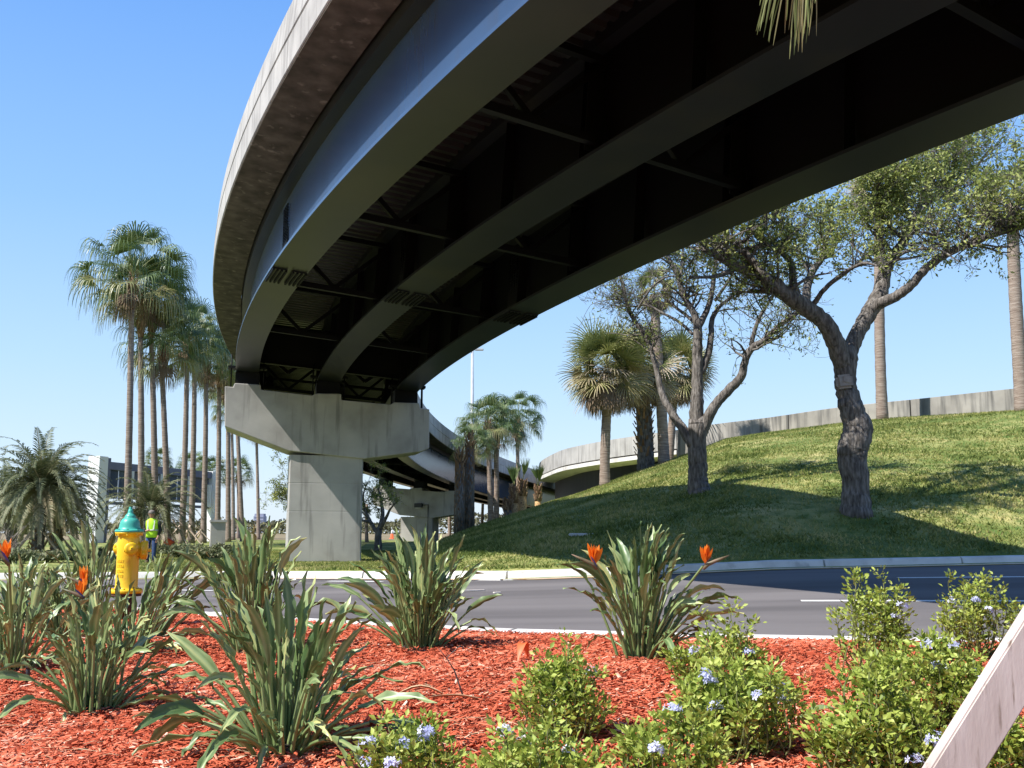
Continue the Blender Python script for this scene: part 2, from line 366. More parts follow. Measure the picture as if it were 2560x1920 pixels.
def kerb(name, yfun, sgn, gut=.80):
    """sgn +1: road lies beyond (near kerb); -1: road lies before. profile swept along x, jointed every ~3 m"""
    segs = []; x = -60.0
    prof = [(-.02, -.10), (-.02, .135), (.0, .15), (.18, .15), (.22, .13), (.25, .006), (gut, .014), (gut, -.10)]
    mb = MB()
    while x < 60:
        x1 = x+2.96; vs = []; q = [x, x+.99, x+1.97, x1]
        for xx in q:
            y0 = float(yfun(xx)); d = .01; ty = (float(yfun(xx+.4))-float(yfun(xx-.4)))/.8; nn = Vector((-ty, 1, 0)).normalized()*sgn
            base = float(road_z(xx, y0+(.3 if sgn > 0 else -.3)))
            for u, w in prof: vs.append((xx+nn.x*u, y0+nn.y*u, base+w))
        n = len(prof)
        fs = [(i*n+k, i*n+(k+1) % n, (i+1)*n+(k+1) % n, (i+1)*n+k) for i in range(len(q)-1) for k in range(n)]
        fs += [tuple(range(n)), tuple((len(q)-1)*n+k for k in range(n))]
        mb.add(vs, fs); x += 3.0
    return tag(mb.build(name, M['kerb']), kind='structure')
kerb('near_kerb', lambda x: yn(x), 1)
kerb('far_kerb', lambda x: yf(x), -1, .5)
mb = MB(); mb2 = MB()
def stripe(mb, pts, w=.14, h=.005):
    g = []
    for px, py in pts:
        a, b = ray(px, py); D = 15
        for _ in range(80): D = .7*D+.3*((float(road_z(a*D, D))-H)/b)
        g.append(Vector((a*D, D, 0)))
    fine = []
    for i in range(len(g)-1):
        for k in range(6): fine.append(g[i].lerp(g[i+1], k/6))
    fine.append(g[-1])
    vs = []
    for i, p in enumerate(fine):
        d = fine[min(i+1, len(fine)-1)]-fine[max(0, i-1)]; nn = Vector((-d.y, d.x, 0)).normalized()*w/2
        for q in (p-nn, p+nn): vs.append((q.x, q.y, float(road_z(q.x, q.y))+h))
    mb.add(vs, [(2*i, 2*i+1, 2*i+3, 2*i+2) for i in range(len(fine)-1)])
stripe(mb, [(801, 601), (900, 601), (1024, 601.3), (1400, 603)], .17); stripe(mb, [(898, 578), (960, 577.4), (1024, 577), (1300, 576)], .15)
stripe(mb, [(176, 590), (214, 590.8)], .14); stripe(mb, [(262, 594), (290, 594.3)], .14); stripe(mb, [(328, 581.3), (382, 581.8)], .15)
tag(mb.build('lane_markings', M['paintw']), kind='structure')
vs = []
ex = curve_x(-40, 50, 1.5)
for x in ex:
    for o in (.60, .71): y = float(yf(x))-o; vs.append((x, y, float(road_z(x, y))+.016))
mb2.add(vs, [(2*i, 2*i+1, 2*i+3, 2*i+2) for i in range(len(ex)-1)])
tag(mb2.build('edge_line', M['painty']), kind='structure')
# mulch bed sheet
bx = [-40, -25]+curve_x(-18, 12, .3)+[18, 30]; mb = MB(); K = 70
for x in bx:
    a = float(yn(x))+.005
    for k in range(K+1):
        y = lerp(-4, a, (k/K)); zz = float(bz(x, y))+.018*mnoise.noise(Vector((x*2, y*2, 0)))+(.012*mnoise.noise(Vector((x*7, y*7, 0))))
        mb.v.append((x, y, zz))
mb.t = [.5]*len(mb.v)
for i in range(len(bx)-1):
    for k in range(K): o = i*(K+1)+k; mb.f.append((o, o+K+1, o+K+2, o+1)); mb.sm.append(True)
tag(mb.build('mulch_bed', M['mulchbase']), kind='structure')

# wood chips of the mulch, laid loose: uncountable
def chips():
    rg = np.random.default_rng(3)
    N = 470000
    D = 2.6+(12.0)*rg.random(N)**1.2
    a = (rg.random(N)*1.40-.70)
    x = a*D; y = D
    ok = (y < yn(x)+.03); x = x[ok]; y = y[ok]; n = len(x)
    L = rg.gamma(2.2, .0085, n)+.008; L = np.clip(L, .008, .10); w = L*rg.uniform(.09, .26, n)+.002
    L *= .75+.03*y; w *= .75+.045*y
    th = rg.normal(.35, .9, n)
    ux, uy = np.cos(th), np.sin(th); uz = rg.normal(0, .22, n)
    nx, ny = -uy, ux; nz_ = rg.normal(0, .35, n)
    z = bz(x, y)+rg.uniform(.0, .028, n)
    P = np.stack([x, y, z], 1); U = np.stack([ux, uy, uz], 1)*(L/2)[:, None]; Nn = np.stack([nx, ny, nz_], 1)*(w/2)[:, None]
    up = np.zeros((n, 3)); up[:, 2] = w*.35
    bend = np.zeros((n, 3)); bend[:, 2] = rg.normal(0, .12, n)*L
    V = np.stack([P-U-Nn, P-U*.9+up, P-U+Nn, P+U*.8-Nn+bend, P+U+up+bend, P+U*.9+Nn+bend], 1).reshape(-1, 3)
    b = (np.arange(n)*6)[:, None]
    Fq = np.concatenate([b+np.array([0, 1, 4, 3]), b+np.array([1, 2, 5, 4])], 0)
    t = np.clip(rg.normal(.42, .19, n)+.16*np.array([mnoise.noise(Vector((a*1.1, b*1.1, 2)))+.6*mnoise.noise(Vector((a*4, b*4, 9))) for a, b in zip(x, y)])*1.6, 0, .86); t[rg.random(n) < .014] = 1.0
    o = npmesh('mulch_chips', V, Fq, np.repeat(t, 6), M['chip'])
    tag(o, 'loose layer of red dyed wood chip mulch covering the planting bed', 'mulch', kind='stuff')
chips()

# short grass blades on bank and verge
def tufts():
    rg = np.random.default_rng(5); N = 260000
    px = rg.uniform(90, 1090, N); D = 18+34*rg.random(N)**.9
    x = (px-512)/990*D; y = D
    pyr, Dr = bank(px); lim = np.where(px > 430, Dr+.3, 50.)
    ok = (y > yf(x)+.2) & (y < lim); x = x[ok]; y = y[ok]; n = len(x)
    z = tz(x, y)-.02
    hgt = rg.uniform(.04, .11, n); w = rg.uniform(.010, .022, n)*1.5; th = rg.uniform(0, 6.283, n)
    lean = rg.normal(0, .05, (n, 2))
    P = np.stack([x, y, z], 1)
    S = np.stack([np.cos(th)*w, np.sin(th)*w, np.zeros(n)], 1)
    T = P+np.stack([lean[:, 0], lean[:, 1], hgt], 1)
    V = np.stack([P-S, P+S, T], 1).reshape(-1, 3)
    Fq = (np.arange(n)*3)[:, None]+np.array([0, 1, 2])
    pat = np.array([mnoise.noise(Vector((a*.5, b*.5, 0)))+.6*mnoise.noise(Vector((a*2.1, b*2.1, 5))) for a, b in zip(x, y)])
    t = np.clip(.46+.55*pat+rg.normal(0, .18, n), 0, 1)
    o = npmesh('grass', V, Fq, np.repeat(t, 3), M['tuft'])
    tag(o, 'short sunlit lawn grass on the bank and the verge', 'grass', kind='stuff')
tufts()

# ================================================================== the overpass
CX, CY, RC = 84.13, 59.34, 93.73
SP, ZP, GR, KK, SE, FL = 2.893, 5.505+H, .01655, .000276, .0849, .81
PH0 = math.asin((37-CY)/RC)
def zc(s): return ZP-GR*s-(KK if s < 0 else .00042)*s*s
def B(s, r, z=0.0):
    """s along, r to the right, z above girder bottom datum"""
    ph = PH0+s/RC; rr = RC-r
    return Vector((CX-rr*math.cos(ph), CY+rr*math.sin(ph), zc(s)-SE*r+z))
def hd(s):
    ph = PH0+s/RC; return Vector((math.sin(ph), math.cos(ph), 0))
def rd(s):
    ph = PH0+s/RC; return Vector((math.cos(ph), -math.sin(ph), -SE)).normalized()
def sweep(mb, prof, s0, s1, step=1.0, fn=B, tint=.5, closed=True, smooth=False):
    n = max(1, int(round((s1-s0)/step))); m = len(prof); vs = []
    for i in range(n+1):
        s = s0+(s1-s0)*i/n
        for r, z in prof: vs.append(fn(s, r, z))
    fs = [(i*m+k, i*m+(k+1) % m, (i+1)*m+(k+1) % m, (i+1)*m+k) for i in range(n) for k in range(m if closed else m-1)]
    if closed: fs += [tuple(range(m)), tuple(n*m+k for k in range(m))]
    mb.add(vs, fs, tint, smooth)
S0, S1 = -78, 128
GH = 1.85                                   # girder depth
ZD = 2.08                                   # soffit of the deck above girder bottom
EDGE = SP+FL/2+.80
BR = empty('overpass', B(0, 0, 0), 'curved steel girder overpass crossing overhead from top right to the front pier', 'bridge')
def bbuild(mb, name, m, bevel=0): return mb.build(name, m, BR, bevel=bevel)
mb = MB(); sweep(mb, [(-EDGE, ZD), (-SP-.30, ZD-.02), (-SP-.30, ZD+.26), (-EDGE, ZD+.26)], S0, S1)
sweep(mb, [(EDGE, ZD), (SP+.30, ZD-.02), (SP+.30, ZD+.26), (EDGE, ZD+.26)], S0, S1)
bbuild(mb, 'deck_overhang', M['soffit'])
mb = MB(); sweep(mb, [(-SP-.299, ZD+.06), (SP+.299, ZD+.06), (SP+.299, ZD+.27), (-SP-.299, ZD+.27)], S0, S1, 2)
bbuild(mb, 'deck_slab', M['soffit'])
for sg in (-1, 1):
    mb = MB(); e = EDGE
    pr = [(e+.012, ZD+.03), (e+.03, ZD+.05), (e+.03, ZD+.62), (e+.008, ZD+.645), (e+.008, ZD+.675), (e+.03, ZD+.70), (e-.02, ZD+1.36), (e-.24, ZD+1.36), (e-.30, ZD+.9), (e-.48, ZD+.5), (e-.48, ZD+.262), (e+.001, ZD+.262), (e+.001, ZD+.03)]
    s = S0
    while s < S1:
        s1 = min(s+6.0, S1); sweep(mb, [(sg*r, z) for r, z in pr], s, s1-.012, 1.0); s = s1
    o = bbuild(mb, 'parapet', M['parapet']); tag(o, 'outer concrete parapet facing the open sky' if sg < 0 else 'inner concrete parapet above the road')
# corrugated deck pan between the girders
for r0, r1 in ((-SP+.24, -.24), (.24, SP-.24)):
    mb = MB(); s = S0; vs = []; pit = .34; k = 0
    zz = [ZD-.06, ZD-.06, ZD+.02, ZD+.02]; off = [0, .13, .17, .30]
    while s < 75:
        for a, b in zip(off, zz):
            vs += [B(s+a, r0, b), B(s+a, r1, b)]
        s += pit
    n = len(vs)//2
    mb.add(vs, [(2*i, 2*i+1, 2*i+3, 2*i+2) for i in range(n-1)])
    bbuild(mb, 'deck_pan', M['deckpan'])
SPL = (-13.9, 12.6)
for gi, gr in enumerate((-SP, 0, SP)):
    mb = MB(); h = FL/2
    # I-section, bottom flange, web, top flange, haunch
    pr = [(gr-h, 0), (gr+h, 0), (gr+h, .06), (gr+.016, .06), (gr+.016, GH), (gr+.26, GH), (gr+.26, ZD+.045), (gr-.26, ZD+.045), (gr-.26, GH), (gr-.016, GH), (gr-.016, .06), (gr-h, .06)]
    sweep(mb, pr, S0, S1, 1.0)
    o = bbuild(mb, 'girder', M['steel' if gi == 1 else 'steel_grass'])
    if gi == 0:
        mw = MB(); sweep(mw, [(gr-.022, .062), (gr-.017, .062), (gr-.017, GH-.002), (gr-.022, GH-.002)], S0, S1, 1.0); mw.build('web_sky_skin', M['steel_sky'], o)  # thin skin that paints the blue sky sheen on the left web face
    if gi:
        mw = MB(); sweep(mw, [(gr-.022, .062), (gr-.017, .062), (gr-.017, GH-.002), (gr-.022, GH-.002)], S0, S1, 1.0); mw.build('web_shade_skin', M['steel_shade'], o)  # thin near-black skin, painted shade on the web face between girders
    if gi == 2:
        mw = MB(); sweep(mw, [(gr+.017, .062), (gr+.022, .062), (gr+.022, GH-.002), (gr+.017, GH-.002)], S0, S1, 1.0); mw.build('web_sky_skin', M['steel_sky'], o)  # thin skin with the sky's blue painted on the right web face
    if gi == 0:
        mw = MB(); sweep(mw, [(gr-FL/2-.003, .0), (gr-FL/2-.003, .061), (gr-.03, .063), (gr-.03, .061), (gr-FL/2-.0005, .059), (gr-FL/2-.0005, .0)], S0, S1, 1.0); mw.build('flange_edge', M['steel_sky'], o)  # flange edge skin in the same blue, sky sheen in its colour
    tag(o, ['outer girder with sunlit lower web', 'dark middle girder', 'inner girder along the road side'][gi])
    # stiffeners
    s = -26.0
    while s < 44:
        sides = (1,) if gi == 0 else ((-1, 1) if gi == 1 else (-1,))
        for sd in sides:
            c = B(s, gr+sd*.14, GH/2+.03); x = rd(s); y = hd(s); M3 = Matrix((x, y, x.cross(y))).transposed()
            mbs = MB(); mbs.box(c, (.24, .02, GH-.07), M3); mbs.build('stiffener', M['steel_shade'], o)
        s += 2.8
    # field splices with bolts
    for sp in SPL:
        ms = MB(); x = rd(sp); y = hd(sp); M3 = Matrix((x, y, x.cross(y))).transposed()
        for sd in (-1, 1):
            ms.box(B(sp, gr+sd*h*.55, -.014), (h*.82, 1.15, .026), M3)
            ms.box(B(sp, gr+sd*.028, GH/2), (.022, .62, GH-.32), M3)
        ms.build('splice_plate', M['steel'], o)
        mbt = MB()
        for j in range(16):
            ss = sp-.52+j*.07*1.0
            for cidx in range(4):
                for sd in (-1, 1):
                    rr = gr+sd*(h*.2+cidx*h*.235)
                    mbt.box(B(ss, rr, -.045), (.045, .045, .04), M3)
        for j in range(22):
            for cc in range(4):
                for sd in (-1, 1):
                    mbt.box(B(sp-.24+cc*.16, gr+sd*.05, .22+j*.068), (.03, .045, .045), M3)
        tag(mbt.build('bolt_rows', M['steel_shade'], o), kind='stuff')
# cross frames
s = -74.0
while s < 75:
    if abs(s) < 2.2 or abs(s-43.4) < 2: s += 5.6; continue
    for r0, r1 in ((-SP, 0), (0, SP)):
        mb = MB(); a = r0+.03; b = r1-.03; mid = (a+b)/2
        mb.beam(B(s, a, .30), B(s, b, .30), .14, .14); mb.beam(B(s, a, GH-.18), B(s, b, GH-.18), .14, .12)
        mb.beam(B(s, a+.05, GH-.25), B(s, mid, .34), .10, .10); mb.beam(B(s, b-.05, GH-.25), B(s, mid, .34), .10, .10)
        for e_ in (a+.16, b-.16):
            x = rd(s); y = hd(s); M3 = Matrix((x, y, x.cross(y))).transposed()
            mb.box(B(s+.08, e_, GH/2), (.34, .02, GH-.3), M3)
        bbuild(mb, 'cross_frame', M['steel_shade'])
    s += 5.6

# piers -------------------------------------------------------------
SF = -1.0                                     # front face of the first pier
def to_rz(px, py, s=SF):
    a, b = ray(px, py); h = hd(s); P0 = B(s, 0, 0)
    D = (P0.x*h.x+P0.y*h.y)/(a*h.x+h.y)
    x = a*D; rr = RC-math.hypot(x-CX, D-CY)
    return rr, H+b*D-ZP
def c3(cx_, cy_): return (200+cx_/7.215, 340+cy_/7.215)
cap_px = [(180, 332), (240, 338), (251, 309), (440, 322), (442, 357), (812, 400), (838, 385), (1020, 388), (1022, 432), (1374, 466), (1402, 450), (1582, 456), (1592, 492), (1656, 500), (1654, 782), (1600, 805), (1182, 858), (640, 800), (178, 622)]
cap = [to_rz(*c3(*p)) for p in cap_px]
cl, cr_ = to_rz(*c3(641, 1000))[0], to_rz(*c3(1178, 1000))[0]
def pier(s, label, t=1.9, col_t=1.7, jn=True, name='bridge_pier', down=.0):
    base = B(s, 0, 0); cr0 = (cl+cr_)/2; cb = B(s, cr0, 0); g = gz(cb.x, cb.y) if cb.y > 0 else 0
    root = empty(name, (cb.x, cb.y, g), label, 'bridge pier', 'concrete piers under the overpass')
    dz = zc(s)-ZP
    def fn(r, z, w):
        ph = PH0+s/RC; rr = RC-r; h = hd(s)
        return Vector((CX-rr*math.cos(ph), CY+rr*math.sin(ph), ZP+z+zc(s)-ZP))+h*w
    mb = MB(); mb.prism(cap, fn, -t/2, t/2); mb.build('pier_cap', M['concrete'], root, bevel=.03)
    zt = to_rz(*c3(900, 825))[1]
    mb = MB(); ch = .05; bot = g-.5-ZP-dz
    hh = hd(s)
    def ring(z):
        pts = [(cl+ch, -col_t/2), (cr_-ch, -col_t/2), (cr_, -col_t/2+ch), (cr_, col_t/2-ch), (cr_-ch, col_t/2), (cl+ch, col_t/2), (cl, col_t/2-ch), (cl, -col_t/2+ch)]
        return [fn(r, z, w) for r, w in pts]
    zs = [bot]; zj = zt-.03
    lv = [zj]
    for q in (1.72, 3.44):
        lv += [zt-q+.012, zt-q]
    # column with construction joints as shallow grooves
    vs = []; rings = []
    seq = [(zj, 0), (zt-1.02, 0), (zt-1.03, .012), (zt-1.045, .012), (zt-1.055, 0), (zt-2.02, 0), (zt-2.03, .012), (zt-2.045, .012), (zt-2.055, 0), (bot, 0)]
    for z, ins in seq:
        rg_ = ring(z)
        if ins:
            c = sum(rg_, Vector())/8; rg_ = [p+(c-p).normalized()*ins*(1) for p in rg_]
        rings.append(rg_)
    for q in rings: vs += q
    fs = [(i*8+k, i*8+(k+1) % 8, (i+1)*8+(k+1) % 8, (i+1)*8+k) for i in range(len(rings)-1) for k in range(8)]+[tuple(range(8)), tuple((len(rings)-1)*8+k for k in range(8))]
    mb.add(vs, fs); mb.build('pier_column', M['concrete'], root)
    for gi, gr in enumerate((-SP, 0, SP)):
        zt_ = [to_rz(*c3(*p))[1] for p in ((345, 315), (930, 388), (1490, 454))][gi]
        b0 = B(s, gr, 0); zb = b0.z; ztop = fn(0, zt_, 0).z
        x = Vector((rd(s).x, rd(s).y, 0)).normalized(); y = hd(s); M3 = Matrix((x, y, Vector((0, 0, 1)))).transposed()
        mb = MB(); hgt = max(.06, zb-ztop+.02)
        mb.box((b0.x, b0.y, ztop+hgt/2), (FL+.04, 1.0, hgt), M3)
        for yy in (-.72, -.45):
            for sd in (-1, 1):
                c = Vector((b0.x, b0.y, 0))+x*sd*(FL/2+.16)+y*yy
                mb.tube([(c.x, c.y, ztop-.15), (c.x, c.y, zb+.62)], .022, 6)
        for sd in (-1, 1):
            c = Vector((b0.x, b0.y, zb+.14))+x*sd*(FL/2+.10)+y*(-.6); mb.box(c, (.34, .45, .09), M3)
        mb.build('bearing', M['steel_shade'], root)
    # end diaphragm plate girders
    mb = MB()
    for r0, r1 in ((-SP+.05, -.05), (.05, SP-.05)):
        x = rd(s-.5); y = hd(s-.5); M3 = Matrix((x, y, x.cross(y))).transposed(); m_ = (r0+r1)/2
        mb.box(B(s-.5, m_, (GH+.42)/2), (r1-r0-.06, .025, GH-.42), M3)
        mb.box(B(s-.5, m_, .41), (r1-r0-.06, .30, .025), M3); mb.box(B(s+.9, m_, GH*.55), (r1-r0-.06, .1, .12), M3)
        mb.beam(B(s+.9, r0, GH-.3), B(s+.9, m_, .4), .12, .12); mb.beam(B(s+.9, r1, GH-.3), B(s+.9, m_, .4), .12, .12)
    mb.build('end_diaphragm', M['steel_shade'], root)
    return root
pier(-.05, 'large grey concrete hammerhead pier standing on the grass verge, front of the row')
P2 = pier(43.4, 'smaller looking distant hammerhead pier with a floodlight on its cap')
# floodlight on the second pier
a_, b_ = ray(419, 505.5); sface = 43.4-1.0; hh = hd(sface); P0 = B(sface, 0, 0); D_ = (P0.x*hh.x+P0.y*hh.y)/(a_*hh.x+hh.y)
fl = Vector((a_*D_, D_, H+b_*D_))
fr = empty('floodlight', fl, 'small dark floodlight fixed to the cap of the distant pier', 'floodlight')
x = Vector((hh.y, -hh.x, 0)); M3 = Matrix((x, hh, Vector((0, 0, 1)))).transposed()
mb = MB(); mb.box(fl-hh*.16, (.62, .28, .34), M3, bev=.03); mb.build('housing', M['black'], fr)
mb = MB(); mb.box(fl-hh*.16+Vector((0, 0, -.19)), (.46, .2, .05), M3); mb.build('lens', M['lens'], fr)
mb = MB(); c = fl-hh*.03+x*.75; mb.tube([(c.x, c.y, fl.z+.1), (c.x, c.y, gz(c.x, c.y))], .03, 6); mb.beam(fl-hh*.03, c+Vector((0, 0, .05)), .04, .04); mb.build('conduit', M['black'], fr)

# ================================================================== ramp bridge and barrier wall on the bank
def path_pts(lst):
    return [W(px, py, D) for px, py, D in lst]
RP = path_pts([(548, 468, 100), (541.5, 466, 86), (539, 464.5, 77), (541, 461, 70), (549, 456, 65), (562, 450, 61), (580, 445.5, 58), (606, 440.5, 55.5), (640, 435.3, 53.6), (676, 430, 52.5), (715, 424, 51.2), (769, 417.4, 49.8), (840, 407, 47.0), (930, 397.5, 44.2), (1024, 387.5, 41.6), (1200, 372, 38), (1500, 352, 34)])
def crom(P, n=8):
    out = []
    for i in range(len(P)-1):
        a = P[max(0, i-1)]; b = P[i]; c = P[i+1]; d = P[min(len(P)-1, i+2)]
        for k in range(n):
            t = k/n; out.append(.5*((2*b)+(c-a)*t+(2*a-5*b+4*c-d)*t*t+(3*b-a-3*c+d)*t**3))
    out.append(P[-1]); return out
RF = crom(RP); cum = [0]
for i in range(1, len(RF)): cum.append(cum[-1]+(RF[i]-RF[i-1]).length)
def RB(s, r, z):
    """along ramp edge; r to the inside (away from camera), z above parapet top"""
    s = max(0, min(cum[-1], s)); i = max(1, min(len(cum)-1, next((k for k, c in enumerate(cum) if c >= s), len(cum)-1)))
    t = (s-cum[i-1])/(cum[i]-cum[i-1]); p = RF[i-1].lerp(RF[i], t)
    d = RF[min(i+1, len(RF)-1)]-RF[max(i-2, 0)]; d.z = 0; d.normalize(); n = Vector((-d.y, d.x, 0))
    return p+n*r+Vector((0, 0, z))
iab = next(k for k, p in enumerate(RF) if p.x/p.y > (672-512)/990)   # abutment
SA = cum[iab]
RR = empty('ramp_bridge', RB(SA-8, 2, -4), 'curved ramp bridge with streaked concrete parapet beyond the grass bank', 'bridge')
mb = MB(); sweep(mb, [(0, -.98), (0.02, 0), (.25, 0), (.3, -.6), (.5, -1.0)], 0, SA, .8, RB); mb.build('parapet', M['parapet'], RR)
mb = MB(); sweep(mb, [(-.02, -1.28), (-.02, -1.06), (.4, -1.03), (8.2, -1.03), (8.2, -1.3), (.9, -1.38)], 0, SA, .8, RB); mb.build('deck_slab', M['kerb'], RR)
mb = MB(); sweep(mb, [(8.2, -1.03), (8.2, 0), (7.95, 0), (7.9, -1.03)], 0, SA, .8, RB); mb.build('parapet', M['parapet'], RR)
for k, r in enumerate((1.25, 4.1, 6.95)):
    mb = MB(); sweep(mb, [(r-.4, -3.55), (r+.4, -3.55), (r+.4, -3.48), (r+.02, -3.48), (r+.02, -1.3), (r-.02, -1.3), (r-.02, -3.48), (r-.4, -3.48)], 0, SA, .8, RB); mb.build('girder', M['steel'], RR)
mb = MB(); sweep(mb, [(.3, -1.32), (7.9, -1.28), (7.9, -7.5), (.3, -7.5)], SA-.3, SA+.6, .9, RB); mb.build('abutment', M['concrete'], RR)
# wall panels up to the right
WL = empty('barrier_wall', RB(SA+10, 0, -1.2), 'stained pale concrete barrier wall along the top of the grass bank', 'wall')
s = SA+.02; k = 0
while s < cum[-1]-.1:
    s1 = min(s+6.1, cum[-1]); mb = MB()
    o_ = .0 if k % 2 else .012
    sweep(mb, [(o_, -2.0), (o_+.015, -.02), (.03, 0), (.22, 0), (.24, -.02), (.34, -2.0)], s, s1-.05, 1.0, RB); mb.build('wall_panel', M['wallc'], WL)
    mb = MB(); sweep(mb, [(.06, -2.0), (.06, -.03), (.2, -.03), (.2, -2.0)], s1-.06, s1+.01, .05, RB); mb.build('joint', M['soil'], WL)
    s = s1; k += 1
# ramp road on top of bank behind the wall
mb = MB(); sweep(mb, [(.35, -1.0), (7.9, -1.0), (7.9, -1.3), (.35, -1.3)], SA+.6, cum[-1], 1.5, RB); tag(mb.build('ramp_road', M['asphalt']), kind='structure')
# ================================================================== palms
def fan(mb, base, d, L, Rb, rg, nseg=22, droop=.5, width=.045, tv=.4, spreadang=1.75, pet=.02, ntip=5, stiff=.45, sag=.25, roll=.35):
    """one fan frond: petiole from base along d, then a fan of drooping segments"""
    d = Vector(d).normalized(); pts = []; v = d.copy(); p = Vector(base); st = L/4
    for i in range(5):
        pts.append(p.copy()); p = p+v*st; v = (v+Vector((0, 0, -sag/4))).normalized()
    hub = pts[-1]; a = (pts[-1]-pts[-2]).normalized()
    s = a.cross(Vector((0, 0, 1)))
    if s.length < .1: s = a.orthogonal()
    s.normalize(); s = (Matrix.Rotation(rg.uniform(-roll, roll), 3, a)@s).normalized(); n = s.cross(a)
    if L > 0: mb.ribbon(pts, [pet*2, pet*1.6, pet*1.4, pet*1.2, pet], s, min(1, tv+.25))
    for k in range(nseg):
        u = (k+.5)/nseg*2-1; ph = u*spreadang
        dr = (a*math.cos(ph)+s*math.sin(ph)+n*(.18*abs(u)-.05+rg.uniform(-.06, .06))).normalized()
        r = Rb*(.72+.28*math.cos(ph))*rg.uniform(.88, 1.08)
        sd = (dr.cross(n)).normalized()
        q = hub.copy(); v = dr.copy(); P = [q.copy()]; m = ntip; st = r/m
        for i in range(m):
            q = q+v*st; P.append(q.copy())
            if (i+1)/m >= stiff: v = (v+Vector((0, 0, -droop*(.7+.9*(i/m))*rg.uniform(.6, 1.4)))).normalized()
        w = [width*.35, width]+[width*(1-.8*((i+1)/m)**1.5) for i in range(1, m)]
        tt = tv+rg.uniform(-.10, .10)
        mb.ribbon(P, w, sd, [tt+.10*(i/m) for i in range(m+1)])
def wash_crown(seed, n=42, R_=1.25, skirt=7):
    rg = random.Random(seed); g = MB(); dd = MB()
    for i in range(n):
        el = math.asin(min(.99, max(-.55, 1-1.45*(i+.5)/n))); az = i*2.39996+rg.uniform(-.3, .3)
        d = Vector((math.cos(az)*math.cos(el), math.sin(az)*math.cos(el), math.sin(el)))
        fan(g, Vector((0, 0, .15-.5*i/n)), d+Vector((0, 0, .2)), rg.uniform(.95, 1.75), R_*rg.uniform(.85, 1.3), rg, 22, 1.0, .052, rg.uniform(.22, .52) if i < n*.75 else rg.uniform(.45, .8), pet=.025, ntip=7, stiff=.38, sag=.4, roll=.7)
    for i in range(skirt):
        az = rg.uniform(0, 6.28); d = Vector((math.cos(az), math.sin(az), -.7-rg.random()))
        fan(dd, Vector((0, 0, -.3)), d, rg.uniform(.5, .9), R_*.9, rg, 14, .9, .05, rg.uniform(.2, .9), pet=.02, stiff=.1)
    return g, dd
def boots(mb, z0, z1, r0, r1, rg, n=60, ln=.22, w=.08, out=.5, cx=0, cy=0):
    for i in range(n):
        t = (i+.5)/n; z = lerp(z0, z1, t); r = lerp(r0, r1, t); a = i*2.39996+rg.uniform(-.2, .2)
        c = Vector((cx+math.cos(a)*r*.9, cy+math.sin(a)*r*.9, z)); d = Vector((math.cos(a)*out, math.sin(a)*out, 1)).normalized()
        s = Vector((-math.sin(a), math.cos(a), 0)); L = ln*rg.uniform(.6, 1.25); tv = rg.uniform(.1, .95)
        o = Vector((math.cos(a), math.sin(a), 0))*.03
        P = [c-s*w/2, c+s*w/2, c+d*L+s*w*.3, c+d*L-s*w*.3, c-s*w/2-o, c+s*w/2-o, c+d*L+s*w*.3-o, c+d*L-s*w*.3-o]
        mb.add(P, [(0, 1, 2, 3), (4, 7, 6, 5), (0, 4, 5, 1), (1, 5, 6, 2), (2, 6, 7, 3), (3, 7, 4, 0)], tv)
def trunk_mesh(mb, p0, p1, r0, r1, rg, n=10, sides=10, wob=.03, ringed=True, bulge=1.15):
    pts = []; rad = []; K = n*3
    for i in range(K+1):
        t = i/K; p = Vector(p0).lerp(Vector(p1), t); p.x += wob*math.sin(t*4+p0[0]); p.y += wob*math.cos(t*3.1)
        pts.append(p); rad.append((lerp(r0, r1, t)*(1+(bulge-1)*max(0, 1-t*6)))*(1+(.03 if i % 2 else -.02)*(1 if ringed else 0)))
    mb.tube(pts, rad, sides); return pts
WG = 'tall fan palms standing in a row beyond the road'
crowns = []
for k in range(4):
    g, dd = wash_crown(100+k)
    crowns.append((g, dd))
crown_me = {}
_build = MB.build
def build_local(self, name, m, parent):
    """mesh given in the part's own coordinates"""
    w = tuple(parent['_w']); parent['_w'] = (0.0, 0.0, 0.0); o = _build(self, name, m, parent); parent['_w'] = w; return o
def palm_crown(rt, ck, hub, sc, rz, rx=0):
    for part, mt, idx in (('crown', 'fan', 0), ('dead_fronds', 'deadf', 1)):
        key = (ck, idx)
        if key not in crown_me: o = build_local(crowns[ck][idx], part, M[mt], rt); crown_me[key] = o.data
        else: o = bpy.data.objects.new(part, crown_me[key]); COL.objects.link(o); o.parent = rt
        o.location = hub-Vector(rt['_w']); o.rotation_euler = (rx, 0, rz); o.scale = (sc, sc, sc)
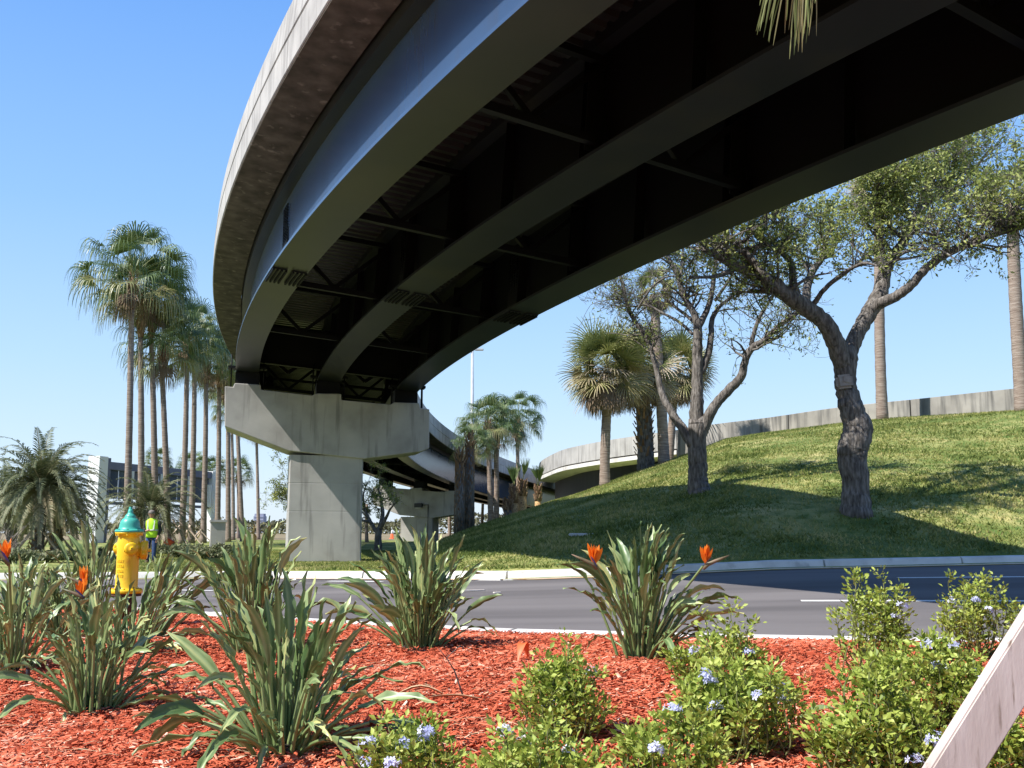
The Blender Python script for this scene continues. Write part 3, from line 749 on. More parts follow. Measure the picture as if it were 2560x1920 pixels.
def palm_wash(name, px0, py0, px1, py1, D, label, ck, sc=1.0, rz=0.0, boot_len=1.1, tr=.17, group=WG, fat=1.0):
    a, b = ray(px0, py0); base = Vector((a*D, D, gz(a*D, D)-.05)); top = W(px1, py1, D)
    rg = random.Random(int(px0*7+py1)); rt = empty(name, base, label, 'palm tree', group)
    mb = MB(); trunk_mesh(mb, base, top, tr*1.18, tr*.86, rg); mb.build('trunk', M['ptrunk'], rt)
    bt = MB(); L = boot_len
    boots(bt, 0, L, tr*.9, tr*1.9*fat, rg, int(60*L), .24, .09, .35); boots(bt, L, L+.6*sc, tr*1.9*fat, tr*.7, rg, 22, .28, .08, .5)
    bt.tube([(0, 0, -.05), (0, 0, L*.5), (0, 0, L), (0, 0, L+.6)], [tr*.84, tr*1.25*fat, tr*1.5*fat, tr*.5], 9, .3)
    bt.v = [tuple(Vector(v)+top) for v in bt.v]; bt.build('leaf_bases', M['boot'], rt)
    palm_crown(rt, ck, top+Vector((0, 0, L+.45*sc)), sc, rz)
    return rt
PW = [ # px base, px top, y top(bare trunk), D, crown, scale, rz, bootlen, label
 (126.5, 545, 131.5, 310, 52, 0, 1.42, .3, 1.2, 'leftmost tall fan palm with the widest crown, rising behind the yellow hydrant'),
 (141.5, 545, 140.5, 338, 55, 1, 1.16, 1.1, 2.0, 'tall fan palm with peeling trunk, second from the left of the row'),
 (156, 546, 151.5, 338, 56, 2, 1.16, 2.2, 1.9, 'tall fan palm, third from the left, rising above the worker'),
 (168, 547, 162.5, 374, 57, 3, 1.22, .7, .9, 'fan palm fourth from the left with an orange cup shaped trunk top'),
 (182, 546, 187, 366, 61, 0, 1.15, 4.0, 1.2, 'fan palm fifth from the left, closer to its right neighbour'),
 (191.5, 546, 194.5, 366, 64, 1, 1.15, 3.1, 1.2, 'fan palm sixth from the left, nearly touching the fifth'),
 (203.5, 546, 206, 384, 66, 2, 1.12, 5.0, 1.2, 'fan palm seventh from the left, just left of the concrete utility pillar'),
 (217.5, 545, 219, 388, 69, 3, 1.05, 2.0, .9, 'fan palm rising straight behind the concrete utility pillar'),
 (228.5, 545, 227.5, 404, 73, 0, 1.05, 1.0, 1.0, 'fan palm whose top disappears behind the left tip of the pier cap'),
 (243, 545, 236, 410, 78, 1, 1.0, 2.6, 1.0, 'leaning fan palm under the left tip of the pier cap'),
 (233, 545, 232, 425, 92, 2, 1.0, 4.6, 1.0, 'slim far fan palm squeezed between two nearer trunks'),
 (258, 544, 257, 438, 98, 3, 1.15, .2, 1.0, 'thin dark fan palm standing alone left of the front pier'),
 (214, 538, 211.5, 484, 105, 0, .95, 5.2, .6, 'small distant fan palm seen between two trunks left of the pier'),
 (238, 540, 238, 482, 118, 1, .95, 3.9, .6, 'lowest distant fan palm near the distant tower block'),
 (157, 540, 157.5, 470, 118, 2, .9, .9, .5, 'tiny fan palm head peeking over the blue grey gantry beam'),
 (193, 540, 192, 476, 118, 3, 1.0, 1.9, .5, 'far fan palm head behind the right post of the gantry'),
]
for i, (bx_, by_, tx_, ty_, D, ck, sc, rz, bl, lb) in enumerate(PW):
    palm_wash('fan_palm', bx_, by_, tx_, ty_, D, lb, ck, sc, rz, bl, .165 if D < 90 else .15)
WC = 'fan palms beyond the end of the grass bank'
palm_wash('fan_palm', 492, 545, 488, 446, 70, 'fan palm with reddish trunk, left one of the close pair past the bank', 0, 1.05, .4, 1.2, .19, WC)
palm_wash('fan_palm', 496.5, 545, 496, 452, 72, 'fan palm with reddish trunk, right one of the close pair past the bank', 1, 1.05, 2.4, 1.0, .19, WC)
palm_wash('fan_palm', 518, 540, 518, 446, 78, 'fan palm with dark vase shaped trunk top beside the close pair', 2, 1.05, 1.4, 1.6, .16, WC, 1.5)
palm_wash('fan_palm', 470.5, 545, 472, 462, 66, 'short tufted fan palm rising from the thick wrapped trunks', 3, .72, 1.4, .8, .17, WC)

# thick cluster of booted trunks at left end of the bank
def wrapped(px0, px1, py0, py1, D, label, nst=3):
    a, b = ray((px0+px1)/2, py0); base = Vector((a*D, D, gz(a*D, D)-.1))
    rt = empty('booted_palm_trunk', base, label, 'palm trunk', 'thick booted palm trunks'); rg = random.Random(int(px0))
    w = (px1-px0)*D/1000/2; top = W((px0+px1)/2, py1, D).z
    mb = MB(); mb.tube([base, base+Vector((0, 0, (top-base.z)*.5)), Vector((base.x, base.y, top))], [w*1.02, w*.95, w*.8], 12); mb.build('trunk', M['bark'], rt)
    bt = MB(); boots(bt, base.z+.05, top, w*.98, w*.86, rg, int(55*(top-base.z)), .26, .10, .12, base.x, base.y)
    bt.t = [t*.45 for t in bt.t]
    boots(bt, top, top+.5, w*.86, w*.4, rg, 20, .3, .1, .5, base.x, base.y); bt.build('leaf_bases', M['boot'], rt)
    return rt
wrapped(453.5, 464.5, 548, 464, 44.5, 'left of the two thick brown booted trunks before the far pier')
wrapped(463.5, 474.5, 548, 448, 45, 'right of the two thick brown booted trunks, the taller one')
# newly planted trimmed palms
def trimmed(px, py0, pyb, pyt, D, r, label, tuft=True, booted=False):
    a, b = ray(px, py0); base = Vector((a*D, D, gz(a*D, D)-.3)); base.z = min(base.z, W(px, py0, D).z)
    rt = empty('trimmed_palm', base, label, 'palm tree', 'freshly planted trimmed palms'); rg = random.Random(int(px*3))
    zt = W(px, pyb, D).z
    mb = MB(); mb.tube([base, (base.x, base.y, (base.z+zt)/2), (base.x, base.y, zt)], [r*1.05, r, r*.9], 10); mb.build('trunk', M['peeled'] if not booted else M['bark'], rt)
    bt = MB(); z1 = W(px, pyt, D).z
    if booted: boots(bt, base.z, zt, r, r*1.2, rg, 40, .22, .09, .5, base.x, base.y)
    boots(bt, zt-.05, z1, r*1.05, r*1.0, rg, 44, .2, .09, .5, base.x, base.y); bt.tube([(base.x, base.y, zt), (base.x, base.y, z1)], [r, r*.6], 8, .2)
    bt.build('leaf_bases', M['boot'], rt)
    if tuft:
        g = MB()
        for k in range(7):
            az = rg.uniform(0, 6.28); d = Vector((math.cos(az)*.25, math.sin(az)*.25, 1))
            fan(g, (base.x, base.y, z1-.1), d, rg.uniform(.3, .6), rg.uniform(.45, .7), rg, 12, .05, .05, rg.uniform(.2, .5), .5, stiff=.9)
        g.build('crown', M['fan'], rt)
trimmed(508, 536, 510, 500, 47, .20, 'shaggy short palm trunk, leftmost of the trimmed palms', False, True)
trimmed(514, 530, 503, 486, 47.5, .21, 'trimmed palm with orange peeled trunk and bound green tuft, second from left')
trimmed(522.5, 526, 496, 480, 48, .22, 'tallest trimmed palm with orange peeled trunk and a narrow tuft')
trimmed(538, 517, 501, 486, 50, .17, 'slimmer trimmed palm at the right of its group, near the ramp bridge')

# sabal palms on the bank
def sabal(px0, py0, px1, py1, D, r, crownr, label, nfr=70, booted=False, sc=1.0, cz=.4, dead=40, seed=1):
    a, b = ray(px0, py0); base = Vector((a*D, D, gz(a*D, D)-.1)); top = W(px1, py1, D)
    rg = random.Random(seed); rt = empty('sabal_palm', base, label, 'palm tree', 'sabal palms on the grass bank')
    mb = MB(); trunk_mesh(mb, base, top, r, r*.85, rg, wob=.05, bulge=1.1); mb.build('trunk', M['ptrunk'] if not booted else M['bark'], rt)
    if booted:
        bt = MB(); boots(bt, base.z+.6, top.z, r, r*1.15, rg, 110, .3, .13, .55, (base.x+top.x)/2, base.y); bt.t = [t*.6 for t in bt.t]; bt.build('leaf_bases', M['boot'], rt)
    g = MB(); dd = MB()
    for i in range(nfr):
        el = math.asin(max(-.7, min(.99, 1-1.55*(i+.5)/nfr))); az = i*2.39996+rg.uniform(-.4, .4)
        d = Vector((math.cos(az)*math.cos(el), math.sin(az)*math.cos(el), math.sin(el)))
        fan(g, top+Vector((0, 0, cz-.5*i/nfr)), d, crownr*.5*rg.uniform(.6, 1.1), crownr*.52*rg.uniform(.85, 1.15), rg, 26, .20, .075, rg.uniform(.15, .5) if i < nfr*.5 else rg.uniform(.4, .95), 1.9, pet=.025, stiff=.5, sag=.3, roll=1.3)
    for i in range(dead):
        az = rg.uniform(0, 6.28); d = Vector((math.cos(az), math.sin(az), -.5-rg.random()*.9))
        fan(dd, top+Vector((0, 0, cz-.4)), d, crownr*.45*rg.uniform(.7, 1.1), crownr*.46, rg, 18, .5, .07, rg.uniform(.2, .95), 1.2, pet=.02, stiff=.1, sag=.6)
    g.build('crown', M['sabal'], rt); dd.build('dead_fronds', M['deadf'], rt); return rt
sabal(606, 485, 606, 372, 45.5, .24, 2.55, 'sabal palm with a full shaggy crown, standing left of the others on the bank', seed=3)
sabal(646, 474, 641, 372, 48, .42, 2.4, 'sabal palm with a thick trunk covered in old leaf bases', booted=True, seed=4, nfr=56)
sabal(663.5, 467, 655, 295, 47, .27, 1.25, 'tallest slim sabal palm on the bank with a small ragged crown under the overpass', seed=5, nfr=20, dead=16)
sabal(668, 464, 678, 372, 52, .22, 2.3, 'sabal palm behind the forked oak, its trunk close to the tall slim one', seed=6, nfr=60)
sabal(883.5, 424, 877, 190, 43, .235, 1.8, 'tall bare palm trunk rising behind the big oak', seed=7, nfr=18, dead=10)
sabal(1021.5, 412, 1012, 205, 40.2, .27, 1.8, 'tall palm trunk at the right edge of the picture by the wall', seed=8, nfr=18, dead=10)

# feather leaved date palms --------------------------------------------------
def pinnate(mb, base, d, L, rg, n=52, ll=.42, sag=1.2, tv=.4, w=.05, wind=Vector((.25, 0, 0))):
    p = Vector(base); v = Vector(d).normalized(); P = []; m = 12
    for i in range(m+1):
        P.append(p.copy()); p = p+v*(L/m); v = (v+Vector((0, 0, -sag/m*(.4+1.2*i/m)))+wind*(.4/m)).normalized()
    s0 = v.cross(Vector((0, 0, 1))); s0 = s0.normalized() if s0.length > .05 else Vector((1, 0, 0))
    mb.ribbon(P, [.06]*4+[.04]*4+[.02]*5, s0, .85)
    for k in range(n):
        t = .12+.88*k/n; f = t*m; i = min(m-1, int(f)); q = P[i].lerp(P[i+1], f-i); tn = (P[i+1]-P[i]).normalized()
        sd = tn.cross(Vector((0, 0, 1))); sd = sd.normalized() if sd.length > .05 else Vector((1, 0, 0)); up = sd.cross(tn)
        l = ll*math.sin(min(1, .25+t*.9)*math.pi*.92+.12)+.08
        for sg in (-1, 1):
            dr = (sd*sg*.75+tn*.65+up*rg.uniform(-.1, .45)+wind*.6).normalized()
            a = q; b_ = q+dr*l*.5; c = q+dr*l+Vector((0, 0, -l*.22)); wv = tn*w/2; tt = tv+rg.uniform(-.15, .15)
            mb.add([a-wv*.4, a+wv*.4, b_+wv, b_-wv, c], [(0, 1, 2, 3), (3, 2, 4)], [tt, tt, tt, tt, tt+.1])
def datepalm(px0, py0, px1, py1, D, L, nf, label, seed, r=.24, props=True):
    a, b = ray(px0, py0); base = Vector((a*D, D, gz(a*D, D)-.1)); top = W(px1, py1, D); rg = random.Random(seed)
    rt = empty('date_palm', base, label, 'palm tree', 'date palms by the gantry')
    mb = MB(); trunk_mesh(mb, base, top, r, r*1.1, rg, ringed=False); mb.build('trunk', M['bark'], rt)
    bt = MB(); boots(bt, base.z+.2, top.z+.2, r, r*1.15, rg, 110, .12, .10, .8, base.x, base.y); bt.t = [t*.5 for t in bt.t]; bt.build('leaf_bases', M['boot'], rt)
    g = MB()
    for i in range(nf):
        el = math.asin(max(-.75, .98-1.65*(i+.5)/nf)); az = i*2.39996+rg.uniform(-.3, .3)
        d = Vector((math.cos(az)*math.cos(el), math.sin(az)*math.cos(el), math.sin(el)+.25))
        pinnate(g, top, d, L*rg.uniform(.85, 1.1), rg, tv=rg.uniform(.15, .6) if i < nf*.7 else rg.uniform(.5, .9), sag=2.3, wind=Vector((.5, 0, 0)))
    g.build('crown', M['date'], rt)
    return rt, base
datepalm(36, 548, 42, 488, 40, 3.0, 96, 'bushy windblown date palm at the left edge, nearest of the date palms', 11)
datepalm(56, 546, 58, 508, 44, 2.4, 40, 'shorter date palm just behind the windblown one', 12)
datepalm(150, 546, 150, 510, 50, 3.0, 60, 'date palm low behind the row of tall trunks, inside the gantry opening', 13, .2)
datepalm(14, 548, 10, 505, 45, 2.8, 46, 'date palm cut by the left edge of the picture', 14)
# timber props
def props(px, py0, pyt, D, label, n=3, r=1.0, seed=1, group='timber braces round the palm trunks'):
    a, b = ray(px, py0); c = Vector((a*D, D, gz(a*D, D))); zt = W(px, pyt, D).z; rg = random.Random(seed)
    rt = empty('timber_brace', c, label, 'timber brace', group)
    for k in range(n):
        az = rg.uniform(-.4, .4)+k*2*math.pi/n; o = Vector((math.cos(az), math.sin(az), 0)); mb = MB()
        mb.beam(Vector((c.x, c.y, zt))+o*.2, c+o*r, .10, .05); mb.build('strut', M['lumber'], rt)
    mb = MB()
    for k in range(5):
        az = k*1.2566; o = Vector((math.cos(az), math.sin(az), 0)); mb.beam(Vector((c.x, c.y, zt-.25))+o*.21, Vector((c.x, c.y, zt+.2))+o*.21, .09, .05)
    mb.build('batten_collar', M['lumber'], rt)
for px, D, pt, sd, lb in ((141.5, 55, 519, 1, 'timber brace round the second palm trunk, left of the worker'), (156, 56, 518, 2, 'timber brace behind the worker'),
    (168, 57, 519, 3, 'pale timber brace with long struts right of the worker'), (182, 61, 525, 4, 'timber brace round the fifth palm trunk'),
    (191.5, 64, 525, 5, 'timber brace round the sixth palm trunk'), (203.5, 66, 529, 6, 'lowest timber brace, left of the concrete utility pillar'), (36, 40, 530, 7, 'timber brace at the foot of the windblown date palm'), (53, 45, 533, 8, 'small timber brace behind the windblown date palm')):
    props(px, 545, pt, D, lb, 3, 1.25, sd)

# ================================================================== oaks
def c5(x, y): return 520+x/6.913, 220+y/6.913
def c6(x, y): return 744+x/3.95, 100+y/3.95
def limbs_to_world(lst, D, cf, sw, rg):
    """lst of polylines [(x,y,width)], width in crop px; sw crop px per 1024 px"""
    out = []
    for li, (dz, pl) in enumerate(lst):
        n = len(pl); P = []; Rr = []; wlast = pl[0][2] if len(pl[0]) > 2 else 20
        ws = [p[2] if len(p) > 2 else None for p in pl]
        ws[0] = ws[0] or 20
        if ws[-1] is None: ws[-1] = 8
        known = [i for i, w in enumerate(ws) if w]
        wsf = [float(np.interp(i, known, [ws[k] for k in known])) for i in range(n)]
        for i, p in enumerate(pl):
            t = i/max(1, n-1); px, py = cf(p[0], p[1]); d = D+dz[0]+(dz[1]-dz[0])*t
            P.append(W(px, py, d)); Rr.append(max(.012, wsf[i]/sw*d/1000/2))
        # smooth
        fp = crom(P, 5); fr = []
        for i in range(len(P)-1):
            for k in range(5): fr.append(lerp(Rr[i], Rr[i+1], k/5)*(1+rg.uniform(-.025, .025)))
        fr.append(Rr[-1]); fp = [p+rv(rg)*min(r*.10, .02) for p, r in zip(fp, fr)]
        out.append((fp, fr))
    return out
def twigs(mb, lf, start, d, L, r, rg, depth, leafd, up=.15, lsz=.055, tv=.4):
    """recursive twig with leaves"""
    n = 4; p = Vector(start); v = Vector(d).normalized(); P = [p.copy()]; Rr = [r]
    for i in range(n):
        v = (v+rv(rg)*.32+Vector((0, 0, up*.3))).normalized(); p = p+v*L/n; P.append(p.copy()); Rr.append(r*(1-.75*(i+1)/n)+.003)
    mb.tube(P, Rr, 3 if r < .03 else 5, cap=False)
    if depth > 0:
        for k in range(rg.choice((2, 3, 3))):
            i = rg.randint(1, n); dd = (v*.5+rv(rg)*.9).normalized(); twigs(mb, lf, P[i], dd, L*rg.uniform(.5, .78), Rr[i]*.65, rg, depth-1, leafd, up, lsz, tv)
    if depth <= 1 and leafd > 0:
        k = int(leafd*1.8*rg.uniform(.3, 1.5)*(1 if depth == 0 else .5))
        for _ in range(k):
            c = P[rg.randint(1, n)]+rv(rg)*rg.uniform(.02, .17); a = rv(rg); b_ = a.cross(rv(rg)).normalized(); s = lsz*rg.uniform(.6, 1.3)
            t = min(1, max(0, tv+rg.gauss(0, .17)))
            lf.add([c-a*s, c-b_*s*.38, c+a*s, c+b_*s*.38], [(0, 1, 2, 3)], t)
def tree(name, label, base, limbs, rg_seed, spawn, grp=None, leafpart=True, barkm='bark', cat='oak tree'):
    rg = random.Random(rg_seed); rt = empty(name, base, label, cat, grp)
    tr = MB()
    for k, (P, Rr) in enumerate(limbs): tr.tube(P, Rr, 12 if Rr[0] > .2 else 8)
    tr.build('trunk', M[barkm], rt)
    tw = MB(); lf = MB()
    for li, t0, t1, cnt, L, depth, leafd in spawn:
        P, Rr = limbs[li]
        for _ in range(cnt):
            f = rg.uniform(t0, t1)*(len(P)-1); i = min(len(P)-2, int(f)); p = P[i].lerp(P[i+1], f-i); tn = (P[i+1]-P[i]).normalized()
            d = (tn*.35+rv(rg)).normalized(); d.z = abs(d.z)*.6+.1
            twigs(tw, lf, p, d, L*rg.uniform(.6, 1.2), min(.05, Rr[i]*.4), rg, depth, leafd, tv=rg.uniform(.2, .65))
    if tw.v: tw.build('twigs', M['bark' if barkm == 'bark' else barkm], rt)
    if lf.v: lf.build('crown', M['oakleaf'], rt)
    return rt
ob = ground_at(856, 514.5); DO = ob.y
RO = [((0, 0), [(445, 1690, 150), (445, 1630, 128), (440, 1560, 108), (440, 1500, 104), (428, 1420, 118), (432, 1370, 116), (452, 1300, 118), (436, 1250, 100), (418, 1200, 92), (405, 1140, 84), (398, 1080, 84), (400, 1020, 96), (402, 985, 80)]),
 ((0, -1.5), [(402, 1060, 80), (372, 990, 78), (345, 925, 72), (300, 860, 66), (235, 815, 70), (170, 770, 66), (100, 715, 60), (30, 680, 52), (-40, 650, 42), (-110, 612, 30), (-160, 590, 20)]),
 ((0, 1), [(400, 1060, 80), (418, 985, 66), (450, 920, 62), (490, 850, 64), (525, 790, 70), (545, 740, 60), (560, 670, 50), (600, 600, 40), (640, 550, 32), (670, 470, 26), (700, 400, 22), (730, 310, 18), (745, 200, 12)]),
 ((0, -2), [(540, 805, 50), (600, 775, 44), (660, 730, 40), (720, 665, 36), (800, 605, 38), (880, 572, 34), (960, 540, 30), (1040, 515, 26), (1090, 498, 22), (1140, 440, 16)]),
 ((-.6, -1.4), [(215, 800, 40), (195, 720, 34), (185, 640, 26), (140, 600, 20), (80, 560, 14), (60, 500, 10), (150, 430, 8)]),
 ((0, 2), [(245, 810, 40), (250, 740, 34), (275, 670, 28), (310, 620, 24), (330, 540, 14), (350, 450, 10)]),
 ((-.5, -2), [(270, 815, 24), (320, 745, 20), (400, 680, 17), (470, 645, 14), (530, 655, 8)]),
 ((.5, 2), [(330, 735, 14), (420, 670, 13), (520, 590, 12), (570, 575, 7)]),
 ((-1, -2), [(800, 608, 18), (795, 560, 15), (740, 530, 12), (690, 520, 7)]),
 ((-1.5, -2.5), [(1000, 525, 15), (1025, 475, 14), (1090, 430, 10), (1150, 380, 8)]),
 ((1, 2), [(700, 410, 16), (780, 380, 14), (860, 330, 12), (930, 250, 10), (980, 180, 8)]),
 ((.6, -1), [(640, 560, 18), (560, 480, 15), (520, 400, 12), (540, 300, 9)]),
 ((-1.5, -1), [(100, 715, 34), (40, 640, 30), (-40, 560, 26), (-120, 480, 22), (-165, 420, 12)]),
 ((-1, -2), [(-20, 660, 26), (-90, 690, 20), (-140, 700, 12), (-215, 700, 14)]),
 ((0, 2.5), [(730, 310, 14), (820, 230, 12), (900, 150, 10)]),
 ((0, -2.5), [(560, 660, 16), (640, 600, 13), (760, 590, 10), (850, 640, 5)]),
]
lw = limbs_to_world(RO, DO+.0, c6, 3.95, random.Random(2)); lw[0][0][0].z = ob.z-.3
oak1 = tree('oak_tree', 'big forked oak with a healed cut on its trunk, lower on the grass bank', ob, lw, 21,
 [(2, .5, 1, 26, 1.5, 3, 5), (3, .35, 1, 26, 1.4, 3, 3), (10, 0, 1, 22, 1.4, 3, 5), (11, .2, 1, 24, 1.2, 3, 9), (14, 0, 1, 20, 1.5, 3, 6), (9, .2, 1, 16, 1.3, 3, 9), (8, .3, 1, 7, .9, 2, 6),
  (4, .4, 1, 18, 1.1, 3, 6), (5, .3, 1, 18, 1.1, 3, 7), (6, .4, 1, 8, .9, 2, 3), (7, .3, 1, 8, .9, 2, 5), (1, .5, 1, 24, 1.2, 3, 4), (12, .2, 1, 24, 1.3, 3, 4), (15, .4, 1, 10, 1.1, 2, 4)], 'oaks on the grass bank')
mb = MB(); q = W(*c6(397, 1112), DO-.27); mb.box(q, (.40, .16, .34), Matrix.Rotation(R(-6), 3, 'Y'), bev=.06); mb.box(q+Vector((.04, -.06, .03)), (.24, .08, .18), Matrix.Rotation(R(12), 3, 'Y'), bev=.03); mb.build('branch_scar', M['cutwood'], oak1)
ob2 = ground_at(699, 492); D2 = ob2.y
MO = [((0, 0), [(1240, 1900, 165), (1235, 1840, 150), (1230, 1760, 130), (1228, 1659, 130), (1225, 1520, 122), (1228, 1430, 132), (1225, 1380, 110)]),
 ((0, 0), [(1222, 1480, 100), (1222, 1330, 100), (1225, 1200, 84), (1226, 1000, 76), (1226, 850, 68), (1225, 720, 62), (1195, 630, 46), (1130, 520, 42), (1095, 390, 42), (1040, 290, 34), (1000, 240, 22)]),
 ((0, -1), [(1240, 1500, 90), (1290, 1385, 80), (1360, 1270, 68), (1450, 1170, 66), (1530, 1080, 60), (1560, 960, 50), (1610, 880, 48), (1690, 830, 42), (1780, 740, 34), (1860, 680, 28), (1930, 640, 20)]),
 ((0, 1.5), [(1200, 1560, 90), (1130, 1450, 68), (1060, 1350, 58), (985, 1210, 46), (950, 1060, 40), (915, 930, 36), (865, 800, 34), (790, 690, 32), (740, 580, 30), (712, 450, 28), (690, 395, 16)]),
 ((0, .5), [(1250, 1060, 56), (1300, 930, 48), (1322, 800, 42), (1325, 700, 38), (1370, 610, 30), (1450, 540, 22), (1520, 480, 16), (1560, 430, 10)]),
 ((0, 0), [(1235, 740, 46), (1290, 630, 40), (1322, 520, 36), (1345, 360, 30), (1360, 220, 26), (1370, 120, 18)]),
 ((0, -.5), [(1345, 560, 24), (1430, 440, 20), (1480, 350, 14), (1500, 280, 9)]),
 ((0, 1), [(1195, 790, 24), (1100, 705, 22), (980, 640, 18), (880, 590, 14), (760, 600, 10), (640, 590, 6)]),
 ((0, 1), [(1210, 710, 28), (1130, 645, 22), (1020, 560, 18), (950, 500, 12)]),
 ((0, -1), [(810, 620, 14), (900, 480, 14), (1000, 400, 13), (1090, 385, 10)]),
 ((-.5, -1), [(1595, 870, 34), (1640, 710, 28), (1700, 600, 20), (1755, 520, 12)]),
 ((0, .5), [(1110, 420, 24), (1120, 300, 20), (1130, 190, 14)]),
 ((0, .6), [(1205, 610, 14), (1240, 560, 12), (1265, 490, 10)])]
lw2 = limbs_to_world(MO, D2, c5, 6.913, random.Random(3)); lw2[0][0][0].z = ob2.z-.3
tree('oak_tree', 'slimmer nearly leafless forked oak in front of the sabal palms', ob2, lw2, 22,
 [(1, .6, 1, 22, 1.1, 3, 2), (2, .5, 1, 20, 1.1, 3, 1.5), (3, .5, 1, 24, 1.1, 3, 2), (4, .5, 1, 10, 1.0, 2, .8), (5, .5, 1, 10, 1.0, 2, .8), (7, .3, 1, 16, 1.0, 3, .8), (8, .2, 1, 8, .9, 2, .8), (9, .2, 1, 8, .8, 2, .7), (10, .3, 1, 9, 1.0, 3, .9), (6, .3, 1, 6, .8, 2, 1.5)], 'oaks on the grass bank')
# leafy oak past the first pier
ob3 = Vector((W(337, 548, 50).x, 50, gz(W(337, 548, 50).x, 50)))
def q3(x, y): return (640+x/3.95)/2.5, (1150+y/3.95)/2.5
SO = [((0, 0), [(1210, 950, 90), (1205, 860, 78), (1205, 780, 72), (1215, 680, 64)]), ((0, 1), [(1210, 700, 50), (1240, 600, 44), (1250, 500, 38), (1230, 380, 26), (1200, 250, 16)]),
 ((0, -1), [(1225, 680, 40), (1290, 560, 30), (1330, 480, 20), (1400, 400, 12)]), ((0, 1), [(1195, 720, 40), (1130, 610, 36), (1080, 500, 30), (1060, 350, 18), (1100, 220, 10)]),
 ((0, -1), [(1140, 620, 30), (900, 560, 22), (600, 500, 18), (380, 420, 14), (240, 380, 8)]), ((0, -1), [(600, 500, 16), (450, 330, 12), (320, 240, 8)])]
lw3 = limbs_to_world(SO, 50, q3, 9.875, random.Random(4)); lw3[0][0][0].z = ob3.z-.2
tree('oak_tree', 'dark leafy oak seen behind the front pier, leaves showing on both sides', ob3, lw3, 23,
 [(1, .4, 1, 8, .8, 3, 6), (2, .5, 1, 4, .6, 2, 4), (3, .3, 1, 14, 1.0, 3, 6), (4, .6, 1, 12, 1.0, 3, 5), (5, .3, 1, 10, 1.0, 3, 5)])
trimmed(326.5, 553, 533, 500, 48, .28, 'trimmed booted palm trunk right behind the front pier', False, False)
# small trunks and poles in the distance
def slim(px, D, r, pyt, label, m='bark', nm='slim_trunk', cat='tree trunk'):
    a, b = ray(px, 540); base = Vector((a*D, D, gz(a*D, D)-.1)); mb = MB(); trunk_mesh(mb, base, W(px+.5, pyt, D), r, r*.8, random.Random(int(px)), n=5)
    return tag(mb.build(nm, M[m], loc=base), label, cat)
slim(366.5, 72, .13, 504, 'pale straight trunk left of the distant pier column', 'ptrunk'); slim(449, 95, .17, 498, 'pale trunk in the gap right of the distant pier column', 'ptrunk'); slim(482, 95, .16, 504, 'pale straight trunk in the gap between wrapped trunks and palm pair', 'ptrunk')
mb = MB(); bs = W(472, 540, 105); bs.z = gz(bs.x, bs.y); tp = W(472.3, 350, 105)
rt = empty('light_pole', bs, 'tall slender street light pole rising behind the overpass', 'light pole')
mb.tube([bs, bs.lerp(tp, .5), tp], [.26, .21, .14], 10); mb.build('pole', M['pole'], rt)
mb = MB(); mb.box(tp+Vector((.75, 0, .05)), (.9, .5, .2), bev=.04); mb.beam(tp, tp+Vector((.8, 0, 0)), .1, .1); mb.box(tp+Vector((-.6, 0, .05)), (.9, .5, .2), bev=.04); mb.build('lamp_head', M['pole'], rt)

# ================================================================== gantry, pillar, tower, far trees, hedge
g0 = W(98, 545, 66); g1 = W(208, 545, 78); zg = FARZ
GN = empty('entry_gantry', (g0.x, g0.y, zg), 'large white and blue grey portal frame with hanging dark panels behind the palms', 'portal frame')
dx = (Vector((g1.x, g1.y, 0))-Vector((g0.x, g0.y, 0))); Lg = dx.length; dx.normalize(); dy = Vector((-dx.y, dx.x, 0)); M3 = Matrix((dx, dy, Vector((0, 0, 1)))).transposed()
zt0 = W(98, 457, 66).z; zt1 = W(208, 469, 78).z
def gp(u, v, z): return Vector((g0.x, g0.y, 0))+dx*u+dy*v+Vector((0, 0, z))
for u, zt, wd in ((-.3, zt0, .85), (Lg+.1, zt0-.25, .75)):
    mb = MB(); mb.box(gp(u-.15, 0, (zt+zg)/2), (wd, .9, zt-zg), M3, bev=.02); mb.build('white_pylon', M['white'], GN)
    mb = MB(); mb.box(gp(u+wd/2+.13, .1, (zt+zg)/2-.05), (.34, .8, zt-zg), M3); mb.build('grey_post', M['frame'], GN)
mb = MB(); mb.box(gp(Lg/2, -.1, zt0-.55), (Lg, .5, .5), M3); mb.build('top_beam', M['frame'], GN)
mb = MB(); mb.box(gp(Lg/2, -.1, zt0-3.0), (Lg, .25, .2), M3); mb.build('lower_rail', M['frame'], GN)
for k in range(11):
    u = 1.0+k*(Lg-1.6)/10
    mb = MB(); mb.box(gp(u, -.05, zt0-1.75), ((Lg-1.6)/10-.12, .08, 1.9), M3); mb.build('panel', M['panel'], GN)
    if k % 3 == 1: mb = MB(); mb.beam(gp(u+.4, -.45, zt0-.8), gp(u+.4, -.45, zt0-3.4), .18, .18, up=(1, 0, 0)); mb.build('hanger', M['white'], GN)
mb = MB(); mb.beam(gp(Lg-.9, -.3, zt0-1.3), gp(Lg-.9, -.3, zg+2.6), .62, .2, up=(0, 1, 0)); mb.build('white_blade', M['white'], GN)
pb = W(217, 548, 49); pz = gz(pb.x, pb.y)
UP = empty('utility_pillar', (pb.x, pb.y, pz), 'square grey concrete pillar with a flat cap among the palm trunks', 'pillar'); rz_ = Matrix.Rotation(R(20), 3, 'Z')
zt = W(217, 522, 49).z
mb = MB(); mb.box((pb.x, pb.y, (pz+zt)/2-.1), (.68, .68, zt-pz+.2), rz_); mb.build('shaft', M['concrete'], UP)
mb = MB(); mb.box((pb.x, pb.y, zt+.04), (.80, .80, .12), rz_, bev=.015); mb.build('cap', M['parapet'], UP)
tb = W(259.5, 534, 1400)
